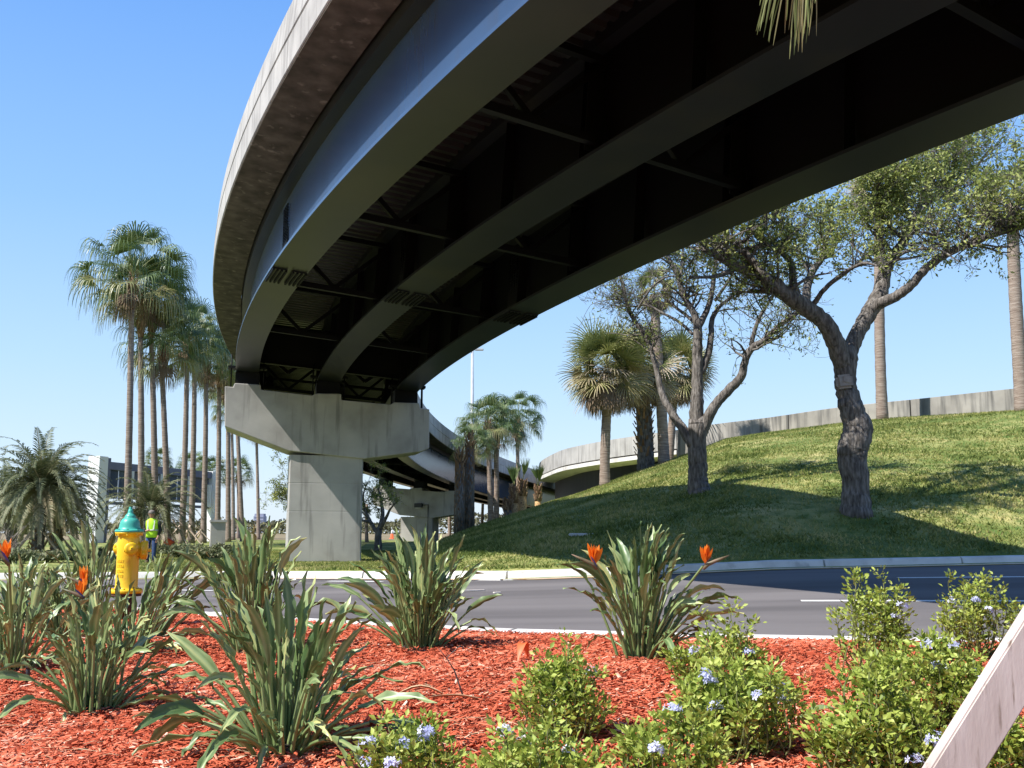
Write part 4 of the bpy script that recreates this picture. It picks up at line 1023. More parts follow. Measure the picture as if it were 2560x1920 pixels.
TWR = empty('tower_block', (tb.x, tb.y, 0), 'far hazy tower block on the horizon left of the front pier', 'building')
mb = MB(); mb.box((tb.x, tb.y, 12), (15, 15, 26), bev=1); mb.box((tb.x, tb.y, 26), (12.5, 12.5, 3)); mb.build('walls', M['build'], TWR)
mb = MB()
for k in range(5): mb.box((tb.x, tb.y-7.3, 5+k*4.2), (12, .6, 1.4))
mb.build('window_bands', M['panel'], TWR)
# far treeline: reads as one mass
def treeline():
    rg = np.random.default_rng(9); V = []; T = []; n = 52000
    x = rg.uniform(-330, 330, n); y = 275+rg.uniform(0, 40, n)+.0*x
    hgt = np.array([3.6+2.2*mnoise.noise(Vector((a*.02, 0, 1)))+1.3*mnoise.noise(Vector((a*.09, 0, 4)))+.9*mnoise.noise(Vector((a*.4, 0, 7))) for a in x])
    hgt += np.where((x > -35) & (x < 10), 2.2*sst((x+35)/18), 0)
    z = .4+hgt*rg.random(n)**.6; s = rg.uniform(.25, .6, n)
    a = rg.normal(0, 1, (n, 3)); a /= np.linalg.norm(a, axis=1)[:, None]; b = np.cross(a, rg.normal(0, 1, (n, 3))); b /= np.linalg.norm(b, axis=1)[:, None]
    P = np.stack([x, y, z], 1)
    V = np.stack([P-a*s[:, None], P-b*s[:, None]*.7, P+a*s[:, None], P+b*s[:, None]*.7], 1).reshape(-1, 3)
    o = npmesh('far_trees', V, np.arange(n*4).reshape(-1, 4), np.repeat(np.clip(rg.normal(.5, .25, n), 0, 1), 4), M['tree_far'])
    tag(o, 'far wood along the horizon', 'trees', kind='stuff')
treeline()
def shrub(name, c, rx_, ry_, h, n, mt, label, cat='shrub', grp=None, s=.05, seed=0, tv=.4):
    rg = random.Random(seed); lf = MB(); tw = MB(); c = Vector(c); rt = empty(name, c, label, cat, grp)
    for i in range(max(6, n//60)):
        az = rg.uniform(0, 6.28); rr = rg.random()**.5; e = c+Vector((math.cos(az)*rx_*rr, math.sin(az)*ry_*rr, h*rg.uniform(.5, 1)*(1-.45*rr*rr)))
        tw.tube([c+Vector((math.cos(az)*.05, math.sin(az)*.05, -.05)), c.lerp(e, .5)+Vector((0, 0, .08)), e], [.012, .009, .004], 3)
        for k in range(60):
            p = e+Vector((rg.gauss(0, rx_*.16), rg.gauss(0, ry_*.16), rg.gauss(0, h*.14)));
            if p.z < c.z: continue
            a = rv(rg); b_ = a.cross(rv(rg)).normalized(); q = s*rg.uniform(.6, 1.3); lf.add([p-a*q, p-b_*q*.5, p+a*q, p+b_*q*.5], [(0, 1, 2, 3)], min(1, max(0, rg.gauss(tv, .2))))
    tw.build('stems', M['stem'], rt); lf.build('foliage', M[mt], rt); return rt
HG = 'low hedge shrubs beyond the road'
for px, D, w_, h_, lb in ((196, 42, 1.0, .75, 'low green shrub left of the utility pillar'), (210, 40, .9, .6, 'low yellowish shrub in front of the utility pillar'), (226, 44, .8, .7, 'dark low shrub right of the utility pillar'), (96, 40, 1.2, .5, 'low shrub in front of the white gantry pylon'),
    (20, 34, 1.4, .7, 'low shrub at the left edge beyond the road'), (60, 36, 1.2, .6, 'low shrub beneath the date palms'), (128, 42, 1.0, .7, 'low shrub behind the yellow hydrant'), (180, 46, 1.0, .6, 'low shrub between the palm braces and the worker')):
    x_ = (px-512)/990*D; shrub('hedge_shrub', (x_, D, gz(x_, D)), w_*.8, .6, h_*.7, 1500, 'date', lb, 'shrub', HG, .07, int(px), .45)
# bare grey bush at left
x_ = (12-512)/990*38; rg = random.Random(5); tw = MB(); c = Vector((x_, 38, gz(x_, 38)))
for k in range(90):
    az = rg.uniform(0, 6.28); e = c+Vector((math.cos(az)*rg.uniform(.2, 1.3), math.sin(az)*1.0, rg.uniform(.5, 1.5))); tw.tube([c+rv(rg)*.2, c.lerp(e, .5)+rv(rg)*.2, e], [.02, .014, .006], 3)
tag(tw.build('bare_bush', M['bare'], loc=c), 'leafless grey bush under the windblown date palm', 'shrub')
# orange barrier piece and traffic cone in the distance
x_ = (177-512)/990*50; mb = MB(); cz = gz(x_, 50); mb.box((x_, 50, cz+.42), (.42, .3, .30), Matrix.Rotation(.5, 3, 'Y'), bev=.03)
tag(mb.build('orange_crate', M['red'], loc=(x_, 50, cz)), 'small orange crate lying between the palm braces', 'crate')
x_ = (394.5-512)/990*110; cz = gz(x_, 110); rt = empty('traffic_cone', (x_, 110, cz), 'tiny red and white traffic cone beside the distant pier', 'traffic cone')
mb = MB(); mb.lathe([(.32, 0), (.32, .06), (.22, .06), (.14, .55)], 10, (x_, 110, cz)); mb.build('base', M['red'], rt); mb = MB(); mb.lathe([(.14, .55), (.09, .8), (.05, .95)], 10, (x_, 110, cz)); mb.build('collar', M['white'], rt)

# ================================================================== hydrant
HD = 8.8; hx = W(126.0, 593.3, HD); k_ = .000693/11.5*HD
def hz(v): return hx+Vector((0, 0, v*k_/.000693))
q_ = k_/.000693
HY = empty('fire_hydrant', (hx.x, hx.y, gz(hx.x, hx.y)), 'yellow fire hydrant with a teal green bonnet among the leaves', 'fire hydrant')
def hl(prof, name, m, c=None, M_=None, n=32, par=None, smooth=True):
    mb = MB(); mb.lathe([(r*q_, z*q_) for r, z in prof], n, c or hx, M_, smooth=smooth); return mb.build(name, m, par or HY)
o = hl([(.0, 0), (.170, 0), (.177, .006), (.177, .036), (.172, .044), (.135, .047), (.128, .06), (.121, .075), (.120, .30), (.121, .42), (.124, .56), (.118, .60), (.116, .63), (.125, .645), (.145, .658), (.152, .668), (.152, .682), (.0, .682)], 'barrel', M['yellow'])
hl([(.10, -.28), (.10, -.002)], 'standpipe', M['rust']); hl([(.165, -.03), (.165, -.003)], 'ground_flange', M['rust'])
hl([(.0, .684), (.155, .684), (.157, .69), (.157, .702), (.150, .708), (.128, .712), (.120, .722), (.113, .745), (.108, .775), (.099, .805), (.085, .828), (.064, .842), (.061, .846), (.061, .853), (.055, .868), (.044, .882), (.033, .892), (.030, .90), (.027, .925), (.024, .938), (.0, .94)], 'bonnet', M['teal'])
hl([(.0, .94), (.022, .94), (.018, .968), (.0, .968)], 'operating_nut', M['teal'], n=5, smooth=False)
for fz, rr_, nn, mm in ((.046, .152, 8, 'yellow'), (.706, .138, 8, 'teal'), (.655, .138, 8, 'yellow')):
    for k in range(nn):
        a = k*2*math.pi/nn+.2; mb = MB(); mb.lathe([(.013*q_, -.012*q_), (.013*q_, .012*q_)], 6, hz(fz)+Vector((math.cos(a)*rr_*q_, math.sin(a)*rr_*q_, 0)), smooth=False); mb.build('flange_bolt', M[mm], HY)
def nozzle(d, z, r, L, name):
    d = Vector(d).normalized(); M_ = d.to_track_quat('Z', 'Y').to_matrix()
    o = hl([(r*1.08, .06), (r*.95, .10), (r*.9, .13), (r*.92, L-.055), (r*1.10, L-.05), (r*1.14, L-.04), (r*1.14, L+.012), (r*1.05, L+.02), (r*.75, L+.026), (.0, L+.028)], name, M['yellow'], hz(z), M_, 24)
    mb = MB(); mb.lathe([(.024*q_, (L+.026)*q_), (.018*q_, (L+.062)*q_)], 5, hz(z), M_, smooth=False); mb.build('cap_nut', M['yellow'], o)
    mb = MB()
    for k in range(4):
        a = k*math.pi/2+.4; p = M_@Vector((math.cos(a)*r*1.16*q_, math.sin(a)*r*1.16*q_, (L-.015)*q_)); mb.box(hz(z)+p, (.02*q_, .02*q_, .03*q_), M_)
    mb.build('cap_lugs', M['yellow'], o); return o
nozzle((.50, -.86, 0), .50, .062, .175, 'hose_nozzle'); nozzle((-.86, .42, 0), .50, .060, .155, 'hose_nozzle'); nozzle((.90, .28, -.02), .485, .092, .185, 'pumper_nozzle')
# worn raised foundry lettering on the barrel: illegible in the photograph, kept as small raised marks
mb = MB(); rg = random.Random(3)
for row in range(4):
    for cidx in range(4):
        a = R(-128+cidx*11); p = hz(.36-row*.055)+Vector((math.cos(a)*.1205*q_, math.sin(a)*.1205*q_, 0))
        mb.box(p, (.014*q_, .005*q_, rg.uniform(.022, .034)*q_), Matrix.Rotation(a+math.pi/2, 3, 'Z')); mb.box(p+Vector((0, 0, rg.choice((-.01, .01))*q_)), (.022*q_, .005*q_, .007*q_), Matrix.Rotation(a+math.pi/2, 3, 'Z'))
mb.build('cast_marks', M['yellow'], HY)

# ================================================================== strelitzia
def strel(px, py, label, n, h, spread, seed, lean=(0, 0), flowers=(), D=None, low=4, grp='bird of paradise plants in the mulch bed', blade=1.0):
    g = ground_at(px, py) if D is None else Vector((ray(px, py)[0]*D, D, gz(ray(px, py)[0]*D, D)))
    n = int(n*1.3); rg = random.Random(seed); rt = empty('bird_of_paradise_plant', g, label, 'plant', grp); mb = MB(); g0_ = g-Vector((0, 0, .03))
    for i in range(n+low):
        az = rg.uniform(0, 6.283); lowl = i >= n
        tilt = (abs(rg.gauss(0, .56))*spread) if not lowl else rg.uniform(.9, 1.35)
        tilt = min(tilt, 1.35)
        d = Vector((math.cos(az)*math.sin(tilt)+lean[0]*.4, math.sin(az)*math.sin(tilt)+lean[1]*.4, math.cos(tilt))).normalized()
        b0 = g0_+Vector((math.cos(az), math.sin(az), 0))*rg.uniform(.0, .13)
        T = h*rg.uniform(.55, 1.08)*(1-.12*tilt); bl = min(T*.44, .36)*rg.uniform(.75, 1.15)*blade; pl = T-bl
        v = (d*.6+Vector((0, 0, .4))).normalized(); p = b0.copy(); P = [p.copy()]
        for k in range(5): p = p+v*pl/5; P.append(p.copy()); v = (v*.72+d*.28+Vector((0, 0, -.03-.05*tilt))).normalized()
        tp = rg.uniform(.40, .62)
        mb.tube(P, [.011, .010, .009, .008, .007, .0065], 5, [tp, tp, tp, tp+.05, tp+.1, tp+.15], cap=False)
        # blade: stations along a bending midrib
        out = Vector((math.cos(az), math.sin(az), 0)); s = v.cross(Vector((0, 0, 1)))
        s = s.normalized() if s.length > .05 else Vector((1, 0, 0))
        s = (Matrix.Rotation(rg.uniform(-1.3, 1.3), 3, v)@s).normalized()
        m = 8; W_ = bl*rg.uniform(.12, .195); fold = rg.uniform(.25, .8); vs = []; ts = []; tv = min(.85, max(.05, rg.gauss(.42, .15))); bend = rg.uniform(.1, .8)*(1+tilt)*(2.4 if lowl else 1)
        curl = rg.uniform(-.25, .25)
        for k in range(m+1):
            t = k/m; w = W_/2*(math.sin(math.pi*min(1, (t*.95+.035))**.80)**.9); nrm = s.cross(v).normalized()
            if nrm.z < 0: nrm = -nrm
            wav = .012*math.sin(k*2.1+i)
            for j, u in enumerate((-1, -.55, 0, .55, 1)):
                lift = abs(u)*fold*w+ (wav if abs(u) == 1 else 0)
                vs.append(p+s*(u*w)+nrm*lift); ts.append(tv+(.34 if j == 2 else (.18 if abs(u) == 1 else 0))+(.15*t if t > .85 else 0))
            p = p+v*bl/m; v = (v+Vector((0, 0, -bend/m))+out*(bend*.5/m)+s*curl/m).normalized(); s = (s-v*s.dot(v)).normalized()
        mb.add(vs, [(k*5+j, k*5+j+1, (k+1)*5+j+1, (k+1)*5+j) for k in range(m) for j in range(4)], ts, True)
    mb.build('leaves', M['strel'], rt)
    sl = MB(); sl.lathe([(.17, -.03), (.13, .015), (.06, .035), (.0, .04)], 9, g); sl.build('root_soil', M['soil'], rt)
    for fx, fy, fd, ang in flowers:
        f = W(fx, fy, g.y+fd); st = MB(); st.tube([g0_, g0_.lerp(f, .5)+Vector((0, 0, .05)), f], [.010, .009, .007], 5, .6, cap=False)
        stem = st.build('flower_stem', M['strel'], rt)
        bk = MB(); d = Vector((math.cos(ang)*.9, -.1, .35)).normalized(); bk.tube([f-Vector((0, 0, .02)), f+d*.03, f+d*.10, f+d*.17], [.009, .014, .010, .002], 6); bk.build('beak', M['beak'], stem)
        pt = MB()
        for k in range(9):
            a = R(30+k*15)*(1 if math.cos(ang) > 0 else 1); dr = Vector((math.cos(a)*rg.uniform(.3, .8)*(1 if math.cos(ang) > 0 else -1)*.6, rg.uniform(-.5, .3), abs(math.sin(a))+.35)).normalized(); q = f+d*.02; L_ = rg.uniform(.09, .14)
            s = dr.orthogonal().normalized(); pt.ribbon([q, q+dr*L_*.4, q+dr*L_*.8, q+dr*L_], [.008, .034, .022, .001], (Matrix.Rotation(rg.uniform(0, 3), 3, dr)@s), .5)
        pt.build('petals', M['orange'], stem)
        bp = MB(); dr = Vector((.5*math.cos(ang), -.5, .6)).normalized(); bp.ribbon([f, f+dr*.06, f+dr*.09], [.006, .014, .001], dr.orthogonal().normalized(), .5); bp.build('blue_tongue', M['bpetal'], stem)
    return rt
strel(285, 752, 'large bird of paradise plant in front, its long leaves arching both ways', 78, .74, 1.35, 31, low=10)
strel(92, 712, 'bird of paradise plant in the left foreground with drooping leaves beside its stems', 56, .66, 1.05, 32, low=7)
strel(22, 624, 'bird of paradise plant far left in the rear row, half hidden by nearer ones', 46, .66, 1.1, 44)
strel(70, 612, 'bird of paradise plant in the rear row left of the hydrant, hiding the kerb', 44, .62, 1.1, 45)
strel(128, 655, 'low bird of paradise plant right in front of the hydrant base', 34, .56, 1.0, 46, low=4)
strel(12, 672, 'bird of paradise plant cut by the left edge of the picture', 50, .70, 1.0, 33, flowers=[(9, 562, -.4, 2)])
strel(60, 640, 'bird of paradise plant left of the hydrant in the second row', 48, .62, .9, 34, flowers=[(87, 586, -.9, 2.5), (84, 597, -.95, 3)])
strel(148, 640, 'bird of paradise plant growing against the hydrant, leaves leaning right over the road', 26, .82, .55, 35, lean=(1.1, 0), low=3)
strel(92, 615, 'bird of paradise plant just behind and left of the hydrant', 26, .95, .45, 43)
strel(252, 652, 'upright bird of paradise plant behind the large front one', 56, .92, .75, 36)
strel(420, 649, 'dense clump of bird of paradise in the middle, before the kerb', 100, .84, .75, 37)
strel(640, 660, 'bird of paradise plant right of centre with two orange flowers above its leaves', 74, .85, .9, 38, flowers=[(597, 566, -.35, 2.6), (703, 566, -.35, .3)])
# ================================================================== plumbago bushes
def plumbago(cx_, cy_, rx_, ry_, h, n, label, seed, fl_=4, tv=.45, white=False):
    rg = random.Random(seed); z0 = gz(cx_, cy_); c = Vector((cx_, cy_, z0)); rt = empty('plumbago_bush', c, label, 'bush', 'light green flowering bushes in the bed')
    lf = MB(); st = MB(); tips = []
    nst = max(10, n//38)
    for i in range(nst):
        az = rg.uniform(0, 6.283); rr = rg.random()**.55; hh_ = h*(rg.uniform(.45, 1.0))*(1-.5*rr**2)*(1.25 if rg.random() < .15 else 1)
        e = c+Vector((math.cos(az)*rx_*rr, math.sin(az)*ry_*rr, hh_)); b0 = c+Vector((rg.gauss(0, .06), rg.gauss(0, .06), -.02))
        mid = b0.lerp(e, .5)+Vector((math.cos(az)*.05, math.sin(az)*.05, -.03)); P = crom([b0, mid, e, e+Vector((rg.gauss(0, .03), rg.gauss(0, .03), .05))], 5)
        st.tube(P, [.005-.003*k/len(P) for k in range(len(P))], 3, cap=False); tips.append(e)
        for k in range(48):
            t = .25+.75*rg.random()**.7; f = t*(len(P)-1); j = min(len(P)-2, int(f)); p = P[j].lerp(P[j+1], f-j); ax = rv(rg); ax.z = abs(ax.z)*.7+.1; ax.normalize()
            L_ = rg.uniform(.016, .040); p = p+ax*rg.uniform(.0, .055); w = ax.cross(rv(rg)).normalized()*L_*.27; tt = min(1, max(0, tv+rg.gauss(0, .17)+.18*(t-.6))); nn = w.cross(ax).normalized()*L_*.10
            lf.add([p, p+ax*L_*.5-w+nn, p+ax*L_, p+ax*L_*.5+w+nn, p+ax*L_*.5-nn*.3], [(0, 1, 4), (1, 2, 4), (2, 3, 4), (3, 0, 4)], tt, True)
    st.build('stems', M['stem'], rt); lf.build('foliage', M['bushleaf'], rt)
    for k in range(fl_):
        e = rg.choice(tips)+Vector((rg.uniform(-.05, .05), -.04, rg.uniform(.0, .07))); mb = MB()
        for j in range(rg.randint(6, 11)):
            d = rv(rg); d.z = abs(d.z); d.y = -abs(d.y)*.6; d.normalize(); q = e+d*rg.uniform(.015, .034); a = d.orthogonal().normalized(); b_ = d.cross(a)
            vs = [q]; tt = (rg.uniform(.2, .8) if not white else rg.uniform(.8, 1))
            for w in range(5):
                an = w*1.2566+rg.random()*.2; c1 = q+(a*math.cos(an-.42)+b_*math.sin(an-.42))*.0105+d*.002; c2 = q+(a*math.cos(an)+b_*math.sin(an))*.015+d*.003; c3_ = q+(a*math.cos(an+.42)+b_*math.sin(an+.42))*.0105+d*.002; vs += [c1, c2, c3_]
            mb.add(vs, [(0, 1+w*3, 2+w*3, 3+w*3) for w in range(5)], tt)
            mb.ribbon([e, q], [.003, .003], a, .6)
        mb.build('flower_cluster', M['plumb'], rt)
    return rt
def pb_(px, py, wpx, toppy, n, label, seed, fl_=3, white=False, ryf=.65, tv=.45):
    g = ground_at(px, py); D = g.y; rx_ = wpx*.80/1000*D/2; n = int(n*.58); h = (py-toppy)/1000*D*.88
    return plumbago(g.x, g.y, rx_, rx_*ryf, h, n, label, seed, fl_, tv, white)
pb_(562, 742, 108, 664, 3600, 'round light green bush in the middle foreground', 51, 3)
pb_(722, 700, 120, 628, 3600, 'light green flowering bush right of the two flower bird of paradise', 52, 4)
pb_(742, 760, 150, 668, 5200, 'wide flowering bush low in the right foreground with many blue clusters', 53, 7)
pb_(676, 800, 140, 730, 2600, 'low sprawling bush at the bottom edge, right of centre', 63, 3)
pb_(874, 680, 92, 574, 3800, 'tall pointed light green bush before the road lane line', 54, 4)
pb_(984, 662, 110, 573, 3600, 'light green bush at the right, behind the wooden prop', 55, 4)
pb_(930, 730, 150, 640, 5600, 'broad dense bush left of the wooden prop', 56, 5)
pb_(880, 790, 150, 690, 5200, 'dense bush at the bottom edge left of the wooden prop', 57, 4)
pb_(1000, 800, 110, 715, 2600, 'bush in the bottom right corner behind the wooden prop', 58, 1)
pb_(408, 800, 120, 738, 2200, 'low flowering bush at the bottom edge, left of centre', 59, 7)
pb_(540, 815, 150, 742, 3600, 'low bush with white blossoms at the bottom edge', 60, 5, True)
# ================================================================== wood prop and the palm it supports
pa = W(955, 766, 2.35); pbp = W(1055, 606, 2.35); dr = (pbp-pa).normalized()
lo = pa-dr*((pa.z-.08)/dr.z); hi = pa+dr*1.75
PR = empty('wooden_prop', lo, 'weathered wooden plank prop leaning up to the right in the bottom right corner', 'wooden prop')
ctr = (lo+hi)/2; L_ = (hi-lo).length
xax = Vector((dr.z, 0, -dr.x)).normalized(); nrm = dr.cross(xax).normalized(); rot = Matrix.Rotation(R(4), 3, dr)
M3 = Matrix((rot@xax, dr, rot@nrm)).transposed()
mb = MB(); mb.box(ctr, (.104, L_, .040), M3, bev=.004); mb.build('plank', M['wood'], PR)
tp0 = Vector((hi.x+.13, hi.y+.13, gz(hi.x+.3, hi.y))); tp1 = Vector((tp0.x+.3, tp0.y+.3, 5.0))
NP = empty('near_palm', tp0, 'palm just right of the picture whose frond tip hangs in at the top', 'palm tree')
mb = MB(); trunk_mesh(mb, tp0, tp1, .2, .18, random.Random(1)); mb.build('trunk', M['ptrunk'], NP)
rg = random.Random(6)
hubp = W(800, -62, 3.4)
mb = MB(); mb.tube([tp1+Vector((0, 0, .1)), tp1.lerp(hubp, .4)+Vector((0, 0, .5)), tp1.lerp(hubp, .8)+Vector((0, 0, .35)), hubp], [.03, .022, .016, .012], 6, .6)
o = mb.build('petiole', M['sabal'], NP)
mb = MB()
for k in range(44):
    u = rg.uniform(-1, 1); tx, ty = 793+u*21+rg.uniform(-5, 5), rg.uniform(22, 62)-abs(u)*24
    e = W(tx-(14 if u < -.3 else 0), ty, 3.4+rg.uniform(-.15, .15)); mid = hubp.lerp(e, .5)+Vector((rg.uniform(-.01, .01)+u*.03, 0, .02))
    s = (e-hubp).cross(Vector((rg.uniform(-.4, .4), 1, 0))).normalized(); P = crom([hubp, mid, e], 4)
    mb.ribbon(P, [.002+.0032*math.sin(math.pi*min(1, .15+j/len(P)*.8)) for j in range(len(P)-1)]+[.001], s, rg.uniform(.25, .75))
mb.build('frond', M['sabal'], NP)
g = MB()
for i in range(16):
    az = rg.uniform(-.9, 1.9); d = Vector((math.cos(az), math.sin(az), rg.uniform(.1, 1.0))); fan(g, tp1, d, .8, .6, rg, 18, .3, .035, rg.uniform(.2, .6), 1.5)
g.build('crown', M['sabal'], NP)
# ================================================================== small things
sb = ground_at(27.5, 685); mb = MB(); mb.tube([sb-Vector((0, 0, .03)), sb+Vector((-.003, 0, .085)), sb+Vector((-.003, 0, .09))], [.012, .012, .009], 12)
mb.lathe([(.016, .085), (.017, .10), (.012, .103)], 12, sb); tag(mb.build('sprinkler_head', M['black'], loc=sb), 'short black sprinkler riser standing in the mulch at the left', 'sprinkler')
kb = ground_at(212, 619); x0 = W(192, 618, kb.y).x; x1 = W(232, 618, kb.y).x
ky = float(yn((x0+x1)/2)); mb = MB(); mb.box(((x0+x1)/2, ky-.14, .085), (x1-x0, .26, .20), Matrix.Rotation(math.atan2(float(yn(x1)-yn(x0)), x1-x0), 3, 'Z'), bev=.02); tag(mb.build('inlet_block', M['kerb'], loc=((x0+x1)/2, ky-.14, 0)), 'pale concrete drain inlet block set behind the near kerb', 'drain inlet')
for px, py, w_, lb in ((497, 598.5, .05, 'small pale scrap of litter with red on the road'), (470, 596, .22, 'dry palm leaf scrap lying on the road')):
    a, b = ray(px, py); D = (H-.05)/-b; p = Vector((a*D, D, gz(a*D, D)+.02)); mb = MB(); mb.box(p, (w_*2.4, .05, .02), Matrix.Rotation(.5, 3, 'Z'), bev=.004); tag(mb.build('litter', M['litter'], loc=p), lb, 'litter')
def flatleaf(px, py, L_, w, m, label, az, name='fallen_leaf', lift=.05):
    g = ground_at(px, py)+Vector((0, 0, .03)); d = Vector((math.cos(az), math.sin(az), 0)); s = Vector((-d.y, d.x, 0)); mb = MB(); vs = []
    for k in range(7):
        t = k/6; ww = w/2*math.sin(math.pi*(t*.9+.05)); c = g+d*L_*(t-.5)+Vector((0, 0, lift*math.sin(math.pi*t)))
        vs += [c-s*ww, c+Vector((0, 0, -.01)), c+s*ww]
    mb.add(vs, [(k*3+j, k*3+j+1, k*3+j+4, k*3+j+3) for k in range(6) for j in (0, 1)], .55, True); tag(mb.build(name, m, loc=g), label, 'leaf')
flatleaf(826, 727, .26, .09, M['strel'], 'grey green leaf lying flat on the mulch near the bottom', .15)
flatleaf(523, 664, .17, .06, M['red'], 'bright red curled leaf on the mulch in the middle', 1.2, lift=.10)
flatleaf(232, 748, .10, .06, M['bushleaf'], 'small yellow green leaf lying left of the large front plant', .4)
flatleaf(420, 703, .26, .035, M['dryleaf'], 'long dry leaf strip on the mulch right of the large front plant', .1)
flatleaf(455, 706, .30, .012, M['dryleaf'], 'long straw coloured stalk on the mulch', -.2, 'fallen_stalk', .02)
mb = MB(); g = ground_at(466, 705); mb.tube([g, g+Vector((-.06, .02, .16)), g+Vector((-.1, .02, .22)), g+Vector((-.03, .02, .28))], [.005, .004, .003, .002], 5); mb.tube([g+Vector((-.1, .02, .22)), g+Vector((-.14, .0, .27))], [.003, .001], 4); tag(mb.build('dead_twig', M['bark'], loc=g), 'thin dead twig sticking up from the mulch', 'twig')
rg = random.Random(12); sm = MB()
for k in range(360):
    px, py = rg.uniform(0, 1024), 640+127*rg.random()**.8; g = ground_at(px, py)
    az = rg.gauss(.1, .5); d = Vector((math.cos(az), math.sin(az), 0)); L_ = rg.uniform(.02, .10) if rg.random() < .8 else rg.uniform(.1, .25); s = Vector((-d.y, d.x, 0)); c = g+Vector((0, 0, .028))
    sm.ribbon([c-d*L_/2, c+Vector((0, 0, .008)), c+d*L_/2], [.004, rg.uniform(.006, .014), .003], s)
tag(sm.build('straw_scraps', M['dryleaf']), 'pale straw and dry leaf scraps strewn over the mulch', 'debris', kind='stuff')
bxp = ground_at(583, 535); mb = MB(); mb.box(bxp, (.7, .35, .08), bev=.02); tag(mb.build('valve_cover', M['pole'], loc=bxp), 'small pale valve cover set in the shaded grass of the bank', 'valve cover')

# ================================================================== the worker
wp = W(150.5, 562.5, 34.5); wz = gz(wp.x, wp.y); wp.z = wz
PE = MB()
WKR = empty('person', wp, 'worker in a yellow green safety vest and dark trousers, looking down beside the palms', 'person')
def ell(mb, rings, n=14, tint=.5):
    vs = []
    for (c, rx_, ry_, yaw) in rings:
        for k in range(n):
            a = 2*math.pi*k/n; x_, y_ = rx_*math.cos(a), ry_*math.sin(a); vs.append(wp+Vector((c[0]+x_*math.cos(yaw)-y_*math.sin(yaw), c[1]+x_*math.sin(yaw)+y_*math.cos(yaw), c[2])))
    m = len(rings); mb.add(vs, [(i*n+k, i*n+(k+1) % n, (i+1)*n+(k+1) % n, (i+1)*n+k) for i in range(m-1) for k in range(n)]+[tuple(range(n)), tuple((m-1)*n+k for k in range(n))], tint, True)
# body as one skinned surface
bv = {'pel': (0, 0, .93), 'sp': (0, .0, 1.12), 'ch': (0, -.02, 1.32), 'nk': (0, -.04, 1.50), 'nk2': (-.01, -.07, 1.57), 'hd': (-.015, -.10, 1.66), 'ht': (-.02, -.10, 1.75),
 'ls': (-.19, -.02, 1.42), 'le': (-.27, -.02, 1.14), 'lw': (-.10, -.26, 1.10), 'lh': (-.02, -.30, 1.13), 'rs': (.19, -.02, 1.42), 're': (.27, .02, 1.14), 'rw': (.24, -.10, .90), 'rh': (.22, -.13, .82),
 'lk': (-.10, -.05, .50), 'la': (-.11, .04, .08), 'lf': (-.13, -.12, .04), 'lhp': (-.10, 0, .88), 'rhp': (.10, 0, .88), 'rk': (.13, -.10, .52), 'ra': (.15, -.14, .08), 'rf': (.16, -.29, .04)}
be = [('pel', 'sp'), ('sp', 'ch'), ('ch', 'nk'), ('nk', 'nk2'), ('nk2', 'hd'), ('hd', 'ht'), ('ch', 'ls'), ('ls', 'le'), ('le', 'lw'), ('lw', 'lh'), ('ch', 'rs'), ('rs', 're'), ('re', 'rw'), ('rw', 'rh'), ('pel', 'lhp'), ('lhp', 'lk'), ('lk', 'la'), ('la', 'lf'), ('pel', 'rhp'), ('rhp', 'rk'), ('rk', 'ra'), ('ra', 'rf')]
brad = dict(pel=.13, sp=.12, ch=.14, nk=.06, nk2=.055, hd=.095, ht=.06, ls=.06, le=.043, lw=.028, lh=.03, rs=.06, re=.043, rw=.028, rh=.03, lk=.06, la=.042, lf=.035, lhp=.09, rhp=.09, rk=.06, ra=.042, rf=.035)
keys = list(bv)
for hn, hv_ in (('lh', Vector((.6, -.5, .1))), ('rh', Vector((-.1, -.3, -.95)))):
    hv_.normalize(); sdv = hv_.cross(Vector((0, 1, .2))).normalized()
    for fi in range(5):
        off = (fi-1.5)*.018 if fi < 4 else -.035; ln_ = (.065, .075, .07, .055, .045)[fi]
        b_ = Vector(bv[hn]); k1 = b_+sdv*off+hv_*(.04 if fi < 4 else .01); k2 = k1+hv_*ln_+Vector((0, .012, -.01))
        bv[f'{hn}{fi}a'] = tuple(k1); bv[f'{hn}{fi}b'] = tuple(k2); brad[f'{hn}{fi}a'] = .010; brad[f'{hn}{fi}b'] = .007; be += [(hn, f'{hn}{fi}a'), (f'{hn}{fi}a', f'{hn}{fi}b')]
keys = list(bv)
me = bpy.data.meshes.new('body'); me.from_pydata([bv[k] for k in keys], [(keys.index(a), keys.index(b)) for a, b in be], []); po = bpy.data.objects.new('body', me); COL.objects.link(po); po.parent = WKR
sk = po.modifiers.new('skin', 'SKIN'); sk.use_smooth_shade = True; me.skin_vertices or None
for i, k in enumerate(keys): r_ = brad[k]; me.skin_vertices[0].data[i].radius = (r_, r_*(1.0 if k not in ('ch', 'pel', 'sp') else .8)); me.skin_vertices[0].data[i].use_root = (k == 'pel')
ss_ = po.modifiers.new('sub', 'SUBSURF'); ss_.levels = 1; ss_.render_levels = 1; me.materials.append(M['skin'])
mb = MB(); ell(mb, [((0, 0, .88), .205, .15, 0), ((0, 0, 1.0), .20, .145, 0), ((0, -.01, 1.12), .195, .145, 0), ((0, -.02, 1.30), .22, .15, 0), ((0, -.02, 1.42), .235, .135, 0), ((0, -.03, 1.49), .15, .10, 0), ((0, -.04, 1.52), .08, .08, 0)]); ov = mb.build('vest', M['vest'], WKR)
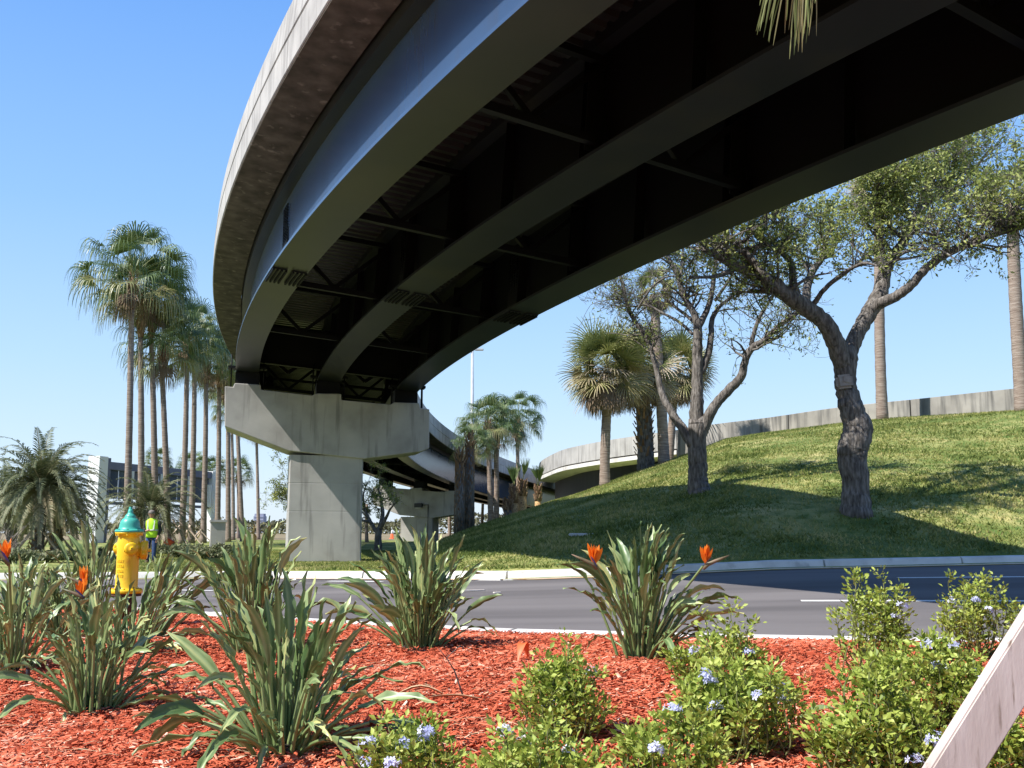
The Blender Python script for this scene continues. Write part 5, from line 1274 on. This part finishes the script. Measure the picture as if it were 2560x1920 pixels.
mb = MB(); ell(mb, [((0, -.015, 1.10), .202, .155, 0), ((0, -.015, 1.15), .204, .156, 0)]); mb.build('reflective_band', M['reflect'], ov)
for sx in (-1, 1): mb = MB(); mb.beam(wp+Vector((sx*.10, -.165, 1.15)), wp+Vector((sx*.11, -.13, 1.46)), .045, .01, up=(0, 1, 0)); mb.build('reflective_band', M['reflect'], ov)
mb = MB()
for a, b, c in (('ls', 'le', 'lw'), ('rs', 're', 'rw')):
    A, B_, C_ = [wp+Vector(bv[k]) for k in (a, b, c)]; mb.tube([A, A.lerp(B_, .5), B_, B_.lerp(C_, .8)], [.075, .064, .055, .042], 10)
mb.build('shirt', M['shirt'], WKR)
mb = MB(); ell(mb, [((0, 0, .82), .172, .13, 0), ((0, 0, .97), .17, .128, 0)])
for a, b, c in (('lhp', 'lk', 'la'), ('rhp', 'rk', 'ra')):
    A, B_, C_ = [wp+Vector(bv[k]) for k in (a, b, c)]; mb.tube([A, A.lerp(B_, .5), B_, B_.lerp(C_, .5), C_], [.10, .088, .074, .066, .062], 10)
mb.build('trousers', M['jeans'], WKR)
mb = MB()
for a, b in (('la', 'lf'), ('ra', 'rf')): A, B_ = [wp+Vector(bv[k]) for k in (a, b)]; mb.tube([A+Vector((0, .05, -.02)), A, B_], [.045, .058, .042], 8)
mb.build('boots', M['boots'], WKR)
mb = MB(); hc = wp+Vector((-.018, -.085, 1.70)); mb.lathe([(.10, -.02), (.108, .02), (.10, .06), (.07, .095), (.02, .11)], 14, hc, Matrix.Rotation(R(12), 3, 'X')); mb.build('hair', M['hair'], WKR)
mb = MB(); fc = wp+Vector((-.02, -.195, 1.655)); mb.box(fc+Vector((0, -.008, -.005)), (.022, .03, .04), bev=.004); mb.box(fc+Vector((0, .004, -.05)), (.045, .01, .01))
for sx in (-1, 1): mb.box(fc+Vector((sx*.034, .006, .022)), (.02, .012, .010)); mb.box(wp+Vector((sx*.10-.018, -.10, 1.66)), (.018, .035, .055), bev=.004)
mb.build('face', M['skin'], WKR)
for o in bpy.data.objects:
    if '_w' in o: del o['_w']
